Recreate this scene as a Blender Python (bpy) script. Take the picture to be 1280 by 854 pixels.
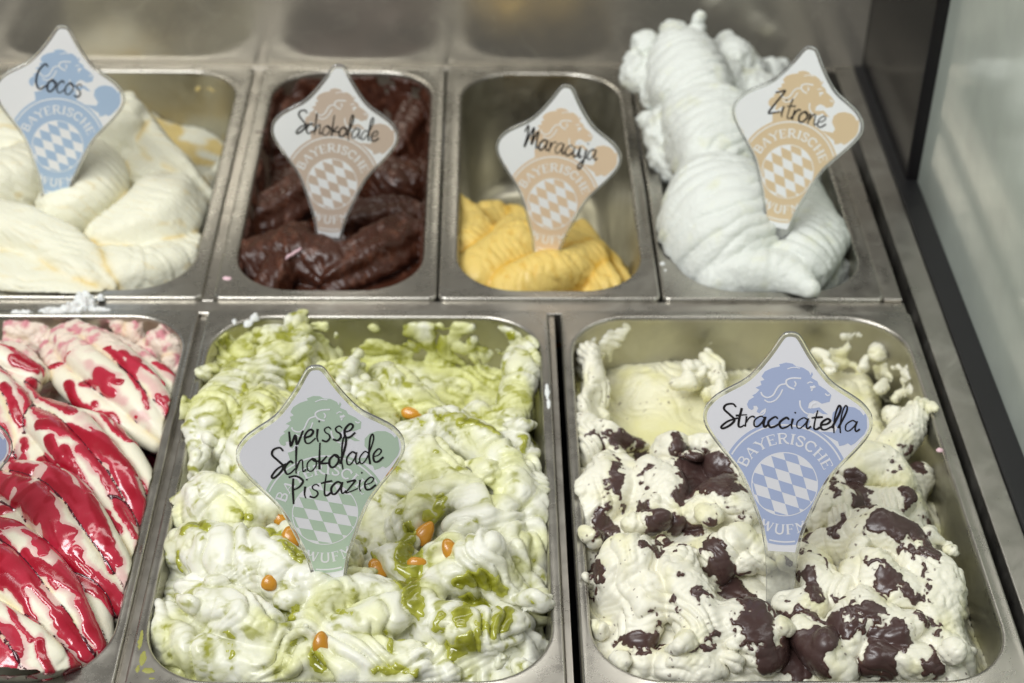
import bpy, math, random
import numpy as np
from mathutils import Matrix, Vector

# ----------------------------------------------------------------- camera, world, lamps, exposure
SC = bpy.context.scene
for _o in list(bpy.data.objects):
    bpy.data.objects.remove(_o)
COL = SC.collection
MM = 0.001
CAM_F, CAM_P, CAM_YAW, CAM_ROLL = 2115.1, 0.645459, 0.0213181, 0.0154814
CAM_POS = np.array([199.54, -1017.52, 726.69])          # millimetres


def cam_axes():
    p, y, ro = CAM_P, CAM_YAW, CAM_ROLL
    f = np.array([math.sin(y) * math.cos(p), math.cos(y) * math.cos(p), -math.sin(p)])
    r = np.cross(f, [0, 0, 1.0]); r /= np.linalg.norm(r)
    u = np.cross(r, f)
    return r * math.cos(ro) + u * math.sin(ro), -r * math.sin(ro) + u * math.cos(ro), f


CR, CU, CF = cam_axes()
cam_d = bpy.data.cameras.new('camera')
cam = bpy.data.objects.new('camera', cam_d); COL.objects.link(cam)
cam.matrix_world = Matrix(((CR[0], CU[0], -CF[0], CAM_POS[0] * MM), (CR[1], CU[1], -CF[1], CAM_POS[1] * MM),
                           (CR[2], CU[2], -CF[2], CAM_POS[2] * MM), (0, 0, 0, 1)))
cam_d.sensor_fit = 'HORIZONTAL'; cam_d.sensor_width = 36; cam_d.lens = 36 * CAM_F / 1280
cam_d.clip_start = 0.02; cam_d.clip_end = 30
cam_d.dof.use_dof = True; cam_d.dof.focus_distance = 0.985; cam_d.dof.aperture_fstop = 7.0
SC.camera = cam

world = bpy.data.worlds.new('World'); SC.world = world; world.use_nodes = True
bg = world.node_tree.nodes['Background']
bg.inputs[0].default_value = (1.0, 0.97, 0.90, 1); bg.inputs[1].default_value = 0.17


def area(name, loc, target, sx, sy, watts, col):
    d = bpy.data.lights.new(name, 'AREA'); d.shape = 'RECTANGLE'; d.size = sx; d.size_y = sy
    d.energy = watts; d.color = col
    o = bpy.data.objects.new(name, d); COL.objects.link(o); o.location = loc
    o.rotation_euler = (Vector(target) - Vector(loc)).to_track_quat('-Z', 'Y').to_euler()


area('case_lamp', (0.10, 0.10, 0.95), (0.16, -0.02, 0), 1.7, 0.18, 4.5, (1.0, 0.98, 0.93))
area('shop_lamp', (-0.62, -1.1, 1.75), (0.15, -0.05, 0), 1.5, 0.6, 38.0, (0.98, 0.99, 1.0))
SC.view_settings.view_transform = 'Standard'; SC.view_settings.look = 'None'
SC.view_settings.exposure = 0.05; SC.view_settings.gamma = 1.0
SC.render.engine = 'CYCLES'; SC.cycles.use_denoising = True
SC.cycles.max_bounces = 10; SC.cycles.transparent_max_bounces = 12; SC.cycles.transmission_bounces = 10
SC.cycles.caustics_reflective = False; SC.cycles.caustics_refractive = False
SC.cycles.sample_clamp_indirect = 4.0


# ----------------------------------------------------------------- helpers
def W(px, py, z):
    """photo pixel (1280 wide) met with the level z (mm) -> world point in mm"""
    d = CF + CR * (px - 640) / CAM_F - CU * (py - 427) / CAM_F
    return CAM_POS + d * ((z - CAM_POS[2]) / d[2])


def ray(px, py):
    d = CF + CR * (px - 640) / CAM_F - CU * (py - 427) / CAM_F
    return d / np.linalg.norm(d)


def tag(o, label=None, cat=None, group=None, kind=None):
    if label: o['label'] = label
    if cat: o['category'] = cat
    if group: o['group'] = group
    if kind: o['kind'] = kind
    return o


def empty(name, loc=(0, 0, 0)):
    o = bpy.data.objects.new(name, None); COL.objects.link(o)
    o.location = Vector(loc) * MM; o.empty_display_size = 0.02
    return o


def link(name, me, mat, parent=None, loc=None):
    o = bpy.data.objects.new(name, me); COL.objects.link(o)
    if mat is not None:
        me.materials.clear(); me.materials.append(mat)
    if parent is not None:
        o.parent = parent
        if parent.parent is None:                       # parts keep world coordinates; the empty stands at the base
            o.matrix_parent_inverse = Matrix.Translation(-parent.location)
    if loc is not None:
        o.location = Vector(loc) * MM
    return o


def mesh(name, V, F, smooth=True, attrs=None):
    """V in mm"""
    me = bpy.data.meshes.new(name)
    V = np.asarray(V, np.float64) * MM
    if isinstance(F, np.ndarray):
        n, k = F.shape
        me.vertices.add(len(V)); me.vertices.foreach_set('co', V.astype(np.float32).ravel())
        me.loops.add(n * k); me.loops.foreach_set('vertex_index', F.astype(np.int32).ravel())
        me.polygons.add(n)
        me.polygons.foreach_set('loop_start', np.arange(0, n * k, k, dtype=np.int32))
        me.update(calc_edges=True)
    else:
        me.from_pydata([tuple(v) for v in V], [], F); me.update()
    if smooth:
        me.polygons.foreach_set('use_smooth', np.ones(len(me.polygons), bool))
    if attrs:
        for k_, a in attrs.items():
            at = me.attributes.new(k_, 'FLOAT', 'POINT'); at.data.foreach_set('value', np.asarray(a, np.float32))
    me.validate()
    return me


def box_vf(x0, x1, y0, y1, z0, z1, b=0.8):
    """box with bevelled top and side edges, mm"""
    import bmesh
    bm = bmesh.new()
    bmesh.ops.create_cube(bm, size=1)
    for v in bm.verts:
        v.co = Vector(((x0 + x1) / 2 + v.co.x * (x1 - x0), (y0 + y1) / 2 + v.co.y * (y1 - y0), (z0 + z1) / 2 + v.co.z * (z1 - z0)))
    if b:
        bmesh.ops.bevel(bm, geom=bm.edges[:], offset=b, segments=3, affect='EDGES', profile=0.6)
    V = [tuple(v.co) for v in bm.verts]; bm.verts.index_update()
    F = [[v.index for v in f.verts] for f in bm.faces]
    bm.free()
    return V, F


# ----------------------------------------------------------------- materials
def new_mat(name):
    m = bpy.data.materials.new(name); m.use_nodes = True
    return m, m.node_tree.nodes, m.node_tree.links, m.node_tree.nodes['Principled BSDF']


def steel(name, base=(0.56, 0.53, 0.48), rough=0.26, stretch=(1, 14, 1), smear=(0.75, 0.76, 0.66), smear_amt=0.25, brush=0.25, smear_min=0.05):
    m, N, L, P = new_mat(name)
    P.inputs['Metallic'].default_value = 1.0
    tc = N.new('ShaderNodeTexCoord'); mp = N.new('ShaderNodeMapping'); mp.inputs['Scale'].default_value = stretch
    L.new(tc.outputs['Object'], mp.inputs['Vector'])
    n1 = N.new('ShaderNodeTexNoise'); n1.inputs['Scale'].default_value = 160; n1.inputs['Detail'].default_value = 5
    L.new(mp.outputs[0], n1.inputs['Vector'])
    n2 = N.new('ShaderNodeTexNoise'); n2.inputs['Scale'].default_value = 38; n2.inputs['Detail'].default_value = 6
    n2.inputs['Roughness'].default_value = 0.65; L.new(tc.outputs['Object'], n2.inputs['Vector'])
    mr = N.new('ShaderNodeMapRange'); mr.inputs[1].default_value = 0.35; mr.inputs[2].default_value = 0.75
    mr.inputs[3].default_value = rough * 0.8; mr.inputs[4].default_value = rough * 1.5
    L.new(n2.outputs['Fac'], mr.inputs[0]); L.new(mr.outputs[0], P.inputs['Roughness'])
    # dried smears and water marks: thin, less metallic
    n3 = N.new('ShaderNodeTexNoise'); n3.inputs['Scale'].default_value = 17; n3.inputs['Detail'].default_value = 8
    n3.inputs['Roughness'].default_value = 0.7; n3.inputs['Distortion'].default_value = 1.2
    L.new(tc.outputs['Object'], n3.inputs['Vector'])
    cr = N.new('ShaderNodeMapRange'); cr.inputs[1].default_value = 0.52; cr.inputs[2].default_value = 0.78
    cr.inputs[3].default_value = smear_min; cr.inputs[4].default_value = smear_amt + smear_min
    L.new(n3.outputs['Fac'], cr.inputs[0])
    mx = N.new('ShaderNodeMix'); mx.data_type = 'RGBA'
    mx.inputs['A'].default_value = (*base, 1); mx.inputs['B'].default_value = (*smear, 1)
    L.new(cr.outputs[0], mx.inputs['Factor']); L.new(mx.outputs['Result'], P.inputs['Base Color'])
    mt = N.new('ShaderNodeMath'); mt.operation = 'SUBTRACT'; mt.inputs[0].default_value = 1.0
    L.new(cr.outputs[0], mt.inputs[1]); L.new(mt.outputs[0], P.inputs['Metallic'])
    bp = N.new('ShaderNodeBump'); bp.inputs['Strength'].default_value = brush; bp.inputs['Distance'].default_value = 0.00005
    L.new(n1.outputs['Fac'], bp.inputs['Height']); L.new(bp.outputs[0], P.inputs['Normal'])
    return m


def plain(name, col, rough=0.5, spec=0.5, metal=0.0, bump=0.0, bscale=300, coat=0.0, var=0.0):
    m, N, L, P = new_mat(name)
    P.inputs['Base Color'].default_value = (*col, 1); P.inputs['Roughness'].default_value = rough
    P.inputs['Specular IOR Level'].default_value = spec; P.inputs['Metallic'].default_value = metal
    P.inputs['Coat Weight'].default_value = coat; P.inputs['Coat Roughness'].default_value = 0.08
    if bump or var:
        tc = N.new('ShaderNodeTexCoord'); n = N.new('ShaderNodeTexNoise'); n.inputs['Scale'].default_value = bscale
        n.inputs['Detail'].default_value = 4; L.new(tc.outputs['Object'], n.inputs['Vector'])
        if bump:
            b = N.new('ShaderNodeBump'); b.inputs['Strength'].default_value = bump; b.inputs['Distance'].default_value = 0.0006
            L.new(n.outputs['Fac'], b.inputs['Height']); L.new(b.outputs[0], P.inputs['Normal'])
        if var:
            n2 = N.new('ShaderNodeTexNoise'); n2.inputs['Scale'].default_value = 25; n2.inputs['Detail'].default_value = 5
            L.new(tc.outputs['Object'], n2.inputs['Vector'])
            mx = N.new('ShaderNodeMix'); mx.data_type = 'RGBA'
            mx.inputs['A'].default_value = (*[c * (1 - var) for c in col], 1)
            mx.inputs['B'].default_value = (*[min(1, c * (1 + var)) for c in col], 1)
            L.new(n2.outputs['Fac'], mx.inputs['Factor']); L.new(mx.outputs['Result'], P.inputs['Base Color'])
    return m


def ice(name, colA, colB, colC=None, rough=0.42, sss=0.25, bump=0.25, bscale=420, coat=0.0, spec=0.4):
    """colA the body, colB where attribute 'tint' is 1, colC where attribute 'marb' is 1"""
    m, N, L, P = new_mat(name)
    tc = N.new('ShaderNodeTexCoord')
    at = N.new('ShaderNodeAttribute'); at.attribute_name = 'tint'
    mx = N.new('ShaderNodeMix'); mx.data_type = 'RGBA'
    mx.inputs['A'].default_value = (*colA, 1); mx.inputs['B'].default_value = (*colB, 1)
    L.new(at.outputs['Fac'], mx.inputs['Factor'])
    out = mx.outputs['Result']
    if colC:
        a2 = N.new('ShaderNodeAttribute'); a2.attribute_name = 'marb'
        m2 = N.new('ShaderNodeMix'); m2.data_type = 'RGBA'; m2.inputs['B'].default_value = (*colC, 1)
        L.new(a2.outputs['Fac'], m2.inputs['Factor']); L.new(out, m2.inputs['A']); out = m2.outputs['Result']
    L.new(out, P.inputs['Base Color'])
    P.inputs['Roughness'].default_value = rough; P.inputs['Specular IOR Level'].default_value = spec
    P.inputs['Subsurface Weight'].default_value = sss; P.inputs['Subsurface Radius'].default_value = (1.0, 0.9, 0.7)
    P.inputs['Subsurface Scale'].default_value = 0.004
    P.inputs['Coat Weight'].default_value = coat; P.inputs['Coat Roughness'].default_value = 0.12
    n = N.new('ShaderNodeTexNoise'); n.inputs['Scale'].default_value = bscale; n.inputs['Detail'].default_value = 5
    n.inputs['Roughness'].default_value = 0.6; L.new(tc.outputs['Object'], n.inputs['Vector'])
    b = N.new('ShaderNodeBump'); b.inputs['Strength'].default_value = bump; b.inputs['Distance'].default_value = 0.0012
    L.new(n.outputs['Fac'], b.inputs['Height'])
    # scraped, slightly torn skin
    n2 = N.new('ShaderNodeTexNoise'); n2.inputs['Scale'].default_value = bscale * 0.32; n2.inputs['Detail'].default_value = 6
    n2.inputs['Distortion'].default_value = 1.6; L.new(tc.outputs['Object'], n2.inputs['Vector'])
    b2 = N.new('ShaderNodeBump'); b2.inputs['Strength'].default_value = bump * 1.1; b2.inputs['Distance'].default_value = 0.0022
    L.new(n2.outputs['Fac'], b2.inputs['Height']); L.new(b.outputs[0], b2.inputs['Normal']); L.new(b2.outputs[0], P.inputs['Normal'])
    # patchy sheen: wet where it melts, dull where it is frozen
    n3 = N.new('ShaderNodeTexNoise'); n3.inputs['Scale'].default_value = 55; n3.inputs['Detail'].default_value = 4
    L.new(tc.outputs['Object'], n3.inputs['Vector'])
    r3 = N.new('ShaderNodeMapRange'); r3.inputs[1].default_value = 0.35; r3.inputs[2].default_value = 0.65
    r3.inputs[3].default_value = rough * 0.75; r3.inputs[4].default_value = min(0.8, rough * 1.45)
    L.new(n3.outputs['Fac'], r3.inputs[0]); L.new(r3.outputs[0], P.inputs['Roughness'])
    return m


M_RIM = steel('steel_rim', (0.46, 0.44, 0.395), 0.27, smear_amt=0.15)
M_BASIN = steel('steel_basin', (0.42, 0.40, 0.33), 0.36, (1, 1, 10), smear=(0.62, 0.62, 0.42), smear_amt=0.3)
M_BAR = steel('steel_bar', (0.50, 0.47, 0.42), 0.3, (10, 1, 1), smear_amt=0.2)
M_LEDGE = steel('steel_ledge', (0.46, 0.44, 0.40), 0.33, smear_amt=0.25)
M_WALL = steel('steel_back_wall', (0.50, 0.47, 0.41), 0.19, (12, 1, 1), smear_amt=0.15, brush=0.12, smear=(0.62, 0.58, 0.48), smear_min=0.30)
M_BLACK = plain('black_rubber', (0.012, 0.012, 0.013), 0.45, var=0.3)
M_POST_REFL = plain('dark_post_and_reflection', (0.010, 0.009, 0.010), 0.25, 0.2)  # near-black for the post and for the dark reflection painted beside it
M_DARK = plain('dark_counter_inside', (0.02, 0.02, 0.02), 0.7)
M_GLASS = plain('pale_side_pane', (0.62, 0.68, 0.61), 0.16, 1.0, coat=1.0, var=0.16)
_g = M_GLASS.node_tree.nodes['Principled BSDF']
_g.inputs['IOR'].default_value = 1.75; _g.inputs['Coat IOR'].default_value = 1.7; _g.inputs['Coat Roughness'].default_value = 0.10
M_PAPER = plain('label_paper', (0.90, 0.90, 0.95), 0.35, coat=0.3, var=0.04)
M_PAPER2 = plain('label_paper_plain', (0.90, 0.92, 0.93), 0.35, coat=0.3, var=0.04)
M_INK = plain('black_ink', (0.012, 0.010, 0.012), 0.4)
_m, _N, _L, _P = new_mat('clear_acrylic')
_P.inputs['Base Color'].default_value = (0.95, 0.96, 0.94, 1); _P.inputs['Roughness'].default_value = 0.03
_P.inputs['Transmission Weight'].default_value = 0.82; _P.inputs['IOR'].default_value = 1.47
M_CLEAR = _m


# ----------------------------------------------------------------- pans
def rrect(x0, x1, y0, y1, r, seg=10, side=6):
    """closed rounded rectangle, same point count for any size"""
    P = []
    cs = [(x1 - r, y0 + r, -90), (x1 - r, y1 - r, 0), (x0 + r, y1 - r, 90), (x0 + r, y0 + r, 180)]
    for i, (cx, cy, a0) in enumerate(cs):
        for k in range(seg + 1):
            a = math.radians(a0 + 90 * k / seg)
            P.append((cx + r * math.cos(a), cy + r * math.sin(a)))
        nx, ny, na = cs[(i + 1) % 4]
        e = (nx + r * math.cos(math.radians(na)), ny + r * math.sin(math.radians(na)))
        s = P[-1]
        for k in range(1, side):
            t = k / side
            P.append((s[0] + (e[0] - s[0]) * t, s[1] + (e[1] - s[1]) * t))
    return np.array(P)


def loft(loops, cap=False):
    n = len(loops[0][0]); V = []; F = []
    for P, z in loops:
        V += [(p[0], p[1], z) for p in P]
    for a in range(len(loops) - 1):
        for k in range(n):
            k2 = (k + 1) % n
            F.append([a * n + k, a * n + k2, (a + 1) * n + k2, (a + 1) * n + k])
    if cap:
        F.append([(len(loops) - 1) * n + k for k in range(n)])
    return V, F


PANS = {}


def pan(key, X0, X1, Y0, Y1, ix0, ix1, iy0, iy1, rc, label, depth=120):
    root = empty('gelato_pan', ((X0 + X1) / 2, (Y0 + Y1) / 2, -depth))
    tag(root, label, 'ice cream pan', 'steel pans set in the counter')
    oi = (X0 + ix0, X1 - ix1, Y0 + iy0, Y1 - iy1)

    def O(i, r=6): return rrect(X0 + i, X1 - i, Y0 + i, Y1 - i, r)
    def I(i, r): return rrect(oi[0] + i, oi[1] - i, oi[2] + i, oi[3] - i, r)
    def mixl(t, e=0.0):
        a = O(1.6, 5); b = I(-2.2, rc + 2.2)
        return a * (1 - t) + b * t
    rim = [(O(0.9, 6), -13), (O(0.3, 6), -12.6), (O(0.0, 6), -11.5), (O(0, 6), -6), (O(0, 6), -2.2), (O(0.25, 6), -1.0), (O(0.9, 5.4), -0.25),
           (O(1.6, 5), 0), (mixl(0.04), 0.0), (mixl(0.3), -0.25), (mixl(0.75), -0.25), (mixl(0.96), 0.0), (I(-2.2, rc + 2.2), 0.05),
           (I(-1.3, rc + 1.3), -0.1), (I(-0.5, rc + 0.5), -0.7), (I(0, rc), -2.0), (I(0.1, rc), -4)]
    V, F = loft(rim)
    link('rim', mesh('rim', V, F), M_RIM, root)
    d = -depth
    bas = [(I(0.1, rc), -4), (I(0.4, rc), -8), (I(4, rc - 2), -50), (I(8, rc - 4), d + 18), (I(9.5, rc - 4), d + 11), (I(13, rc - 6), d + 5),
           (I(18, rc - 9), d + 1.2), (I(25, rc - 14), d), (I(40, 8), d)]
    V, F = loft(bas, True)
    link('basin', mesh('basin', V, F), M_BASIN, root)
    PANS[key] = (oi, rc, depth)
    return root


pan('cocos', -258, -8, 0, 360, 12.5, 12, 11, 9, 46, 'steel pan holding the coconut ice cream under the pale blue sign')
pan('schoko', 0, 165, 0, 360, 12.5, 11.5, 11, 8, 46, 'steel pan filled with dark chocolate ice cream')
pan('maracuja', 166, 331, 0, 360, 14, 11.5, 11, 10, 46, 'nearly empty steel pan with a little yellow ice cream')
pan('zitrone', 332.5, 497.5, 0, 360, 13, 12, 11, 9, 46, 'steel pan under the tall white lemon ice cream mound')
pan('rasp', -257, -7, -380, -14, 8, 7, 10, 9.5, 42, 'wide steel pan with red sauce striped ice cream')
pan('weisse', -1.5, 247, -380, -14, 7, 7.5, 10, 9.5, 42, 'wide steel pan with green pistachio swirled ice cream')
pan('strac', 256, 513, -380, -14, 7, 10, 10, 9.5, 42, 'wide steel pan with chocolate streaked white ice cream')


# ----------------------------------------------------------------- the counter round the pans
def slab(name, b, mat, bev=0.8, parent=None):
    V, F = box_vf(*b, b=bev)
    me = mesh(name, V, F, smooth=False)
    o = link(name, me, mat, parent)
    o['kind'] = 'structure'
    return o


slab('support_bar', (-330, 512, -14.6, 0.6, -30, -3.2), M_BAR, 1.2)                 # between the two rows
slab('support_bar', (-7.6, -0.9, -400, -15, -32, -6.5), M_BAR, 0.8)
slab('support_bar', (247.3, 251.8, -400, -15, -32, -5.0), M_BAR, 0.8)
slab('support_bar', (-8.4, 0.4, 1, 362, -32, -3.4), M_BAR, 0.8)
slab('support_bar', (497.1, 510.5, 1, 362, -24, -0.4), M_BAR, 1.0)
slab('support_bar', (-330, 560, 359.6, 365, -30, -1.2), M_BAR, 0.8)                  # behind the rear row
slab('support_bar', (-330, 560, -400, -379.4, -30, -6.0), M_BAR, 0.8)
slab('side_ledge', (519.5, 537.0, -430, 364, -40, 0.0), M_LEDGE, 1.0)
slab('rubber_seal', (537.2, 555.0, -430, 364, -40, 2.5), M_BLACK, 1.5)
slab('counter_base', (-340, 556, -440, 400, -150, -121.5), M_DARK, 0)
slab('counter_side', (511.0, 556, -440, 400, -150, -41.0), M_DARK, 0)
slab('back_wall', (-420, 545, 365.2, 369, -60, 210), M_WALL, 0.5)
slab('corner_post_and_reflection', (545.2, 570, 166, 372, -60, 330), M_POST_REFL, 2.0)  # post lengthened along the pane; the near part stands in for a dark reflection
slab('side_pane', (555.2, 561, -520, 165.5, -60, 330), M_GLASS, 0.4)


# ----------------------------------------------------------------- implicit fields -> ice cream meshes
def perlin(P, seed=0):
    """gradient noise at points P (n,3), about -1..1"""
    P = np.asarray(P, np.float32)
    i = np.floor(P).astype(np.int64); f = P - i
    u = f * f * f * (f * (f * 6 - 15) + 10)
    res = 0
    for dx in (0, 1):
        wx = u[:, 0] if dx else 1 - u[:, 0]
        for dy in (0, 1):
            wy = u[:, 1] if dy else 1 - u[:, 1]
            for dz in (0, 1):
                wz = u[:, 2] if dz else 1 - u[:, 2]
                h = ((i[:, 0] + dx) * 73856093) ^ ((i[:, 1] + dy) * 19349663) ^ ((i[:, 2] + dz) * 83492791) ^ (seed * 2654435761)
                h = (h ^ (h >> 13)) * 1274126177 & 0x7fffffff
                h = h ^ (h >> 16)
                g = ((h & 1023) / 511.5 - 1) * (f[:, 0] - dx) + (((h >> 10) & 1023) / 511.5 - 1) * (f[:, 1] - dy) + (((h >> 20) & 1023) / 511.5 - 1) * (f[:, 2] - dz)
                res = res + wx * wy * wz * g
    return res * 1.3


def fbm(P, octaves=3, seed=0, gain=0.5):
    r = 0; a = 1; P = np.asarray(P, np.float32)
    for o in range(octaves):
        r = r + a * perlin(P * (2.03 ** o) + 17.3 * o, seed + o); a *= gain
    return r


def bspl(coord, cell, rng_off):
    """B-spline basis matrix from a lattice of the given cell size to 1-D coordinates"""
    t = coord / cell + rng_off
    i = np.floor(t).astype(int); f = t - i
    i0 = i.min() - 1; n = i.max() - i0 + 4
    A = np.zeros((len(coord), n), np.float32)
    w = [(1 - f) ** 3 / 6, (3 * f ** 3 - 6 * f ** 2 + 4) / 6, (-3 * f ** 3 + 3 * f ** 2 + 3 * f + 1) / 6, f ** 3 / 6]
    for k in range(4):
        A[np.arange(len(coord)), i - i0 - 1 + k] += w[k]
    return A, n


def smin(a, b, k):
    h = np.clip(0.5 + 0.5 * (b - a) / k, 0, 1)
    return b + (a - b) * h - k * h * (1 - h)


def catmull(P, n):
    P = np.asarray(P, float)
    if len(P) < 3:
        return np.array([P[0] + (P[-1] - P[0]) * t for t in np.linspace(0, 1, n + 1)])
    Q = np.vstack([2 * P[0] - P[1], P, 2 * P[-1] - P[-2]]); out = []
    for i in range(1, len(Q) - 2):
        for t in np.linspace(0, 1, n, endpoint=False):
            p0, p1, p2, p3 = Q[i - 1:i + 3]
            out.append(0.5 * (2 * p1 + (p2 - p0) * t + (2 * p0 - 5 * p1 + 4 * p2 - p3) * t * t + (3 * p1 - p0 - 3 * p2 + p3) * t ** 3))
    out.append(P[-1])
    return np.array(out)


def cap_dist(X, Y, Z, pts, flat=1.0, full=True):
    """signed distance to a chain of round cones; pts rows x,y,z,r. also returns arc length and the side angle"""
    best = None; s0 = 0.0; pts = list(pts)
    for a, b in zip(pts[:-1], pts[1:]):
        ab = b[:3] - a[:3]; abf = ab.copy(); abf[2] /= flat
        L2 = max(float(abf @ abf), 1e-6)
        dx = X - a[0]; dy = Y - a[1]; dz = (Z - a[2]) / flat
        tr = (dx * abf[0] + dy * abf[1] + dz * abf[2]) / L2
        t = np.clip(tr, 0, 1)
        ex = dx - t * abf[0]; ey = dy - t * abf[1]; ez = dz - t * abf[2]
        d = np.sqrt(ex * ex + ey * ey + ez * ez) - (a[3] + (b[3] - a[3]) * t)
        if not full:
            best = d if best is None else np.minimum(best, d)
            continue
        ln = float(np.linalg.norm(ab))
        s = s0 + np.clip(tr, -9 if a is pts[0] else 0, 9 if b is pts[-1] else 1) * ln
        hx, hy = -ab[1], ab[0]; hn = math.hypot(hx, hy) + 1e-6
        side = (ex * hx + ey * hy) / hn
        if best is None:
            best = [d, s, side, ez]
        else:
            m = d < best[0]
            best = [np.where(m, q, p) for p, q in zip(best, [d, s, side, ez])]
        s0 += ln
    if not full:
        return best * min(1.0, flat), None, None
    d, s, side, ez = best
    return (d * min(1.0, flat)), s, np.arctan2(side, ez)


class Ice:
    def __init__(self, key, z0, z1, h, seed, pad=10, over=4.0):
        self.over = over                                        # how far a heap may lean out over the rim
        (x0, x1, y0, y1), self.rc, self.depth = PANS[key]
        self.oi = (x0, x1, y0, y1); self.h = h; self.key = key
        self.x = np.arange(x0 - pad, x1 + pad, h, dtype=np.float32); self.y = np.arange(y0 - pad, y1 + pad, h, dtype=np.float32)
        self.z = np.arange(z0, z1, h, dtype=np.float32)
        self.shape = (len(self.x), len(self.y), len(self.z))
        self.F = np.full(self.shape, 60.0, np.float32)
        self.rng = np.random.default_rng(seed)
        self.wx = np.zeros(self.shape, np.float32); self.wy = np.zeros(self.shape, np.float32); self.wz = np.zeros(self.shape, np.float32)
        self.lobes = []

    def noise(self, cell, cz=None):
        r = self.rng.uniform(0, 1, 3)
        A, na = bspl(self.x, cell, r[0]); B, nb = bspl(self.y, cell, r[1]); C, nc = bspl(self.z, cz or cell, r[2])
        Lt = self.rng.uniform(-1.7, 1.7, (na, nb, nc)).astype(np.float32)
        t = np.matmul(B, Lt @ C.T)
        return (A @ t.reshape(na, -1)).reshape(self.shape)

    def warp(self, *terms):
        for amp, cell in terms:
            self.wx += amp * self.noise(cell); self.wy += amp * self.noise(cell); self.wz += amp * self.noise(cell)
        return self

    def ground(self, fn, k=6.0):
        X, Y = np.meshgrid(self.x, self.y, indexing='ij')
        H = fn(X, Y).astype(np.float32)
        G = (self.z[None, None, :] + self.wz * 0.8 - H[:, :, None]) * 0.85
        self.F = smin(self.F, G, k)

    def lobe(self, pts, k=3.5, flat=1.0, ring=None, groove=None, keep=True, wmul=1.0, carve=False, n=3):
        P = catmull(np.asarray(pts, float), n)
        R = P[:, 3].max() + 5
        lo = P[:, :3].min(0) - R; hi = P[:, :3].max(0) + R
        sl = []
        for ax, a, b in zip((self.x, self.y, self.z), lo, hi):
            i = max(0, int((a - ax[0]) / self.h)); j = min(len(ax), int((b - ax[0]) / self.h) + 1)
            if j <= i: return
            sl.append(slice(i, j))
        sl = tuple(sl)
        X = self.x[sl[0]][:, None, None] + self.wx[sl] * wmul
        Y = self.y[sl[1]][None, :, None] + self.wy[sl] * wmul
        Z = self.z[sl[2]][None, None, :] + self.wz[sl] * wmul
        d, s, ang = cap_dist(X, Y, Z, P, flat, bool(ring or groove))
        if ring and len(ring) > 2:                          # even folds, like piped layers
            d = d + ring[0] * (np.abs(np.sin(np.pi * s / ring[1] + 0.5 * np.sin(ang) + 0.25 * np.sin(s / 9.0))) ** 0.7 * -1.0 + 0.6)
        elif ring:                                          # uneven folds across the roll
            ph = 2 * np.pi * s / ring[1] + 1.7 * np.sin(s / ring[1] * 1.9 + 2.0 * ang) + 1.1 * np.sin(ang * 1.5 + len(self.lobes))
            d = d + ring[0] * (np.sin(ph) * (0.6 + 0.4 * np.sin(s / ring[1] * 2.3 + ang)) + 0.35 * np.sin(2.7 * ph + ang))
        if groove: d = d + groove[0] * np.cos(groove[1] * ang + (groove[2] if len(groove) > 2 else 0))
        if carve:
            self.F[sl] = -smin(-self.F[sl], d.astype(np.float32), k)
        else:
            self.F[sl] = smin(self.F[sl], d.astype(np.float32), k)
            if keep: self.lobes.append((P, flat))

    def wall_d(self, X, Y, Z):
        """signed distance to the pan's inner wall, negative inside; lets go above the rim"""
        x0, x1, y0, y1 = self.oi
        t = np.clip((-Z - 8) / 94.0, 0, 1.2) * 8 + 0.2
        cx, cy = (x0 + x1) / 2, (y0 + y1) / 2
        rc = self.rc - t * 0.5
        qx = np.abs(X - cx) - ((x1 - x0) / 2 - t - rc); qy = np.abs(Y - cy) - ((y1 - y0) / 2 - t - rc)
        d = np.sqrt(np.maximum(qx, 0) ** 2 + np.maximum(qy, 0) ** 2) + np.minimum(np.maximum(qx, qy), 0) - rc
        return d - np.maximum(Z + 1.0, 0) * self.over

    def clip(self, film=None):
        X = self.x[:, None, None]; Y = self.y[None, :, None]; Z = self.z[None, None, :]
        D = self.wall_d(X, Y, Z).astype(np.float32)
        if film is not None:
            T = np.where(Z > -3.0, -5.0, film(X, Y, Z))
            self.F = smin(self.F, np.where(D < 3, (-D - T), 9).astype(np.float32), 2.0)
        self.F = np.maximum(self.F, D - 0.35)
        self.D = D

    def sample(self, P, A=None):
        A = self.F if A is None else A
        q = [(P[:, i] - ax[0]) / self.h for i, ax in enumerate((self.x, self.y, self.z))]
        q = [np.clip(v, 0, n - 1.001) for v, n in zip(q, self.shape)]
        i = [v.astype(int) for v in q]; f = [v - w for v, w in zip(q, i)]
        r = 0
        for a in (0, 1):
            for b in (0, 1):
                for c in (0, 1):
                    w = (f[0] if a else 1 - f[0]) * (f[1] if b else 1 - f[1]) * (f[2] if c else 1 - f[2])
                    r = r + w * A[i[0] + a, i[1] + b, i[2] + c]
        return r

    def hit(self, px, py):
        d = ray(px, py)
        t0 = (self.z[-1] - CAM_POS[2]) / d[2]; t1 = (self.z[0] - CAM_POS[2]) / d[2]
        T = np.linspace(t0, t1, 500); P = CAM_POS + d * T[:, None]
        v = self.sample(P)
        inside = (P[:, 0] > self.x[0]) & (P[:, 0] < self.x[-1]) & (P[:, 1] > self.y[0]) & (P[:, 1] < self.y[-1]) & (v < 0)
        i = int(np.argmax(inside)) if inside.any() else len(T) // 2
        return P[i]

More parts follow.
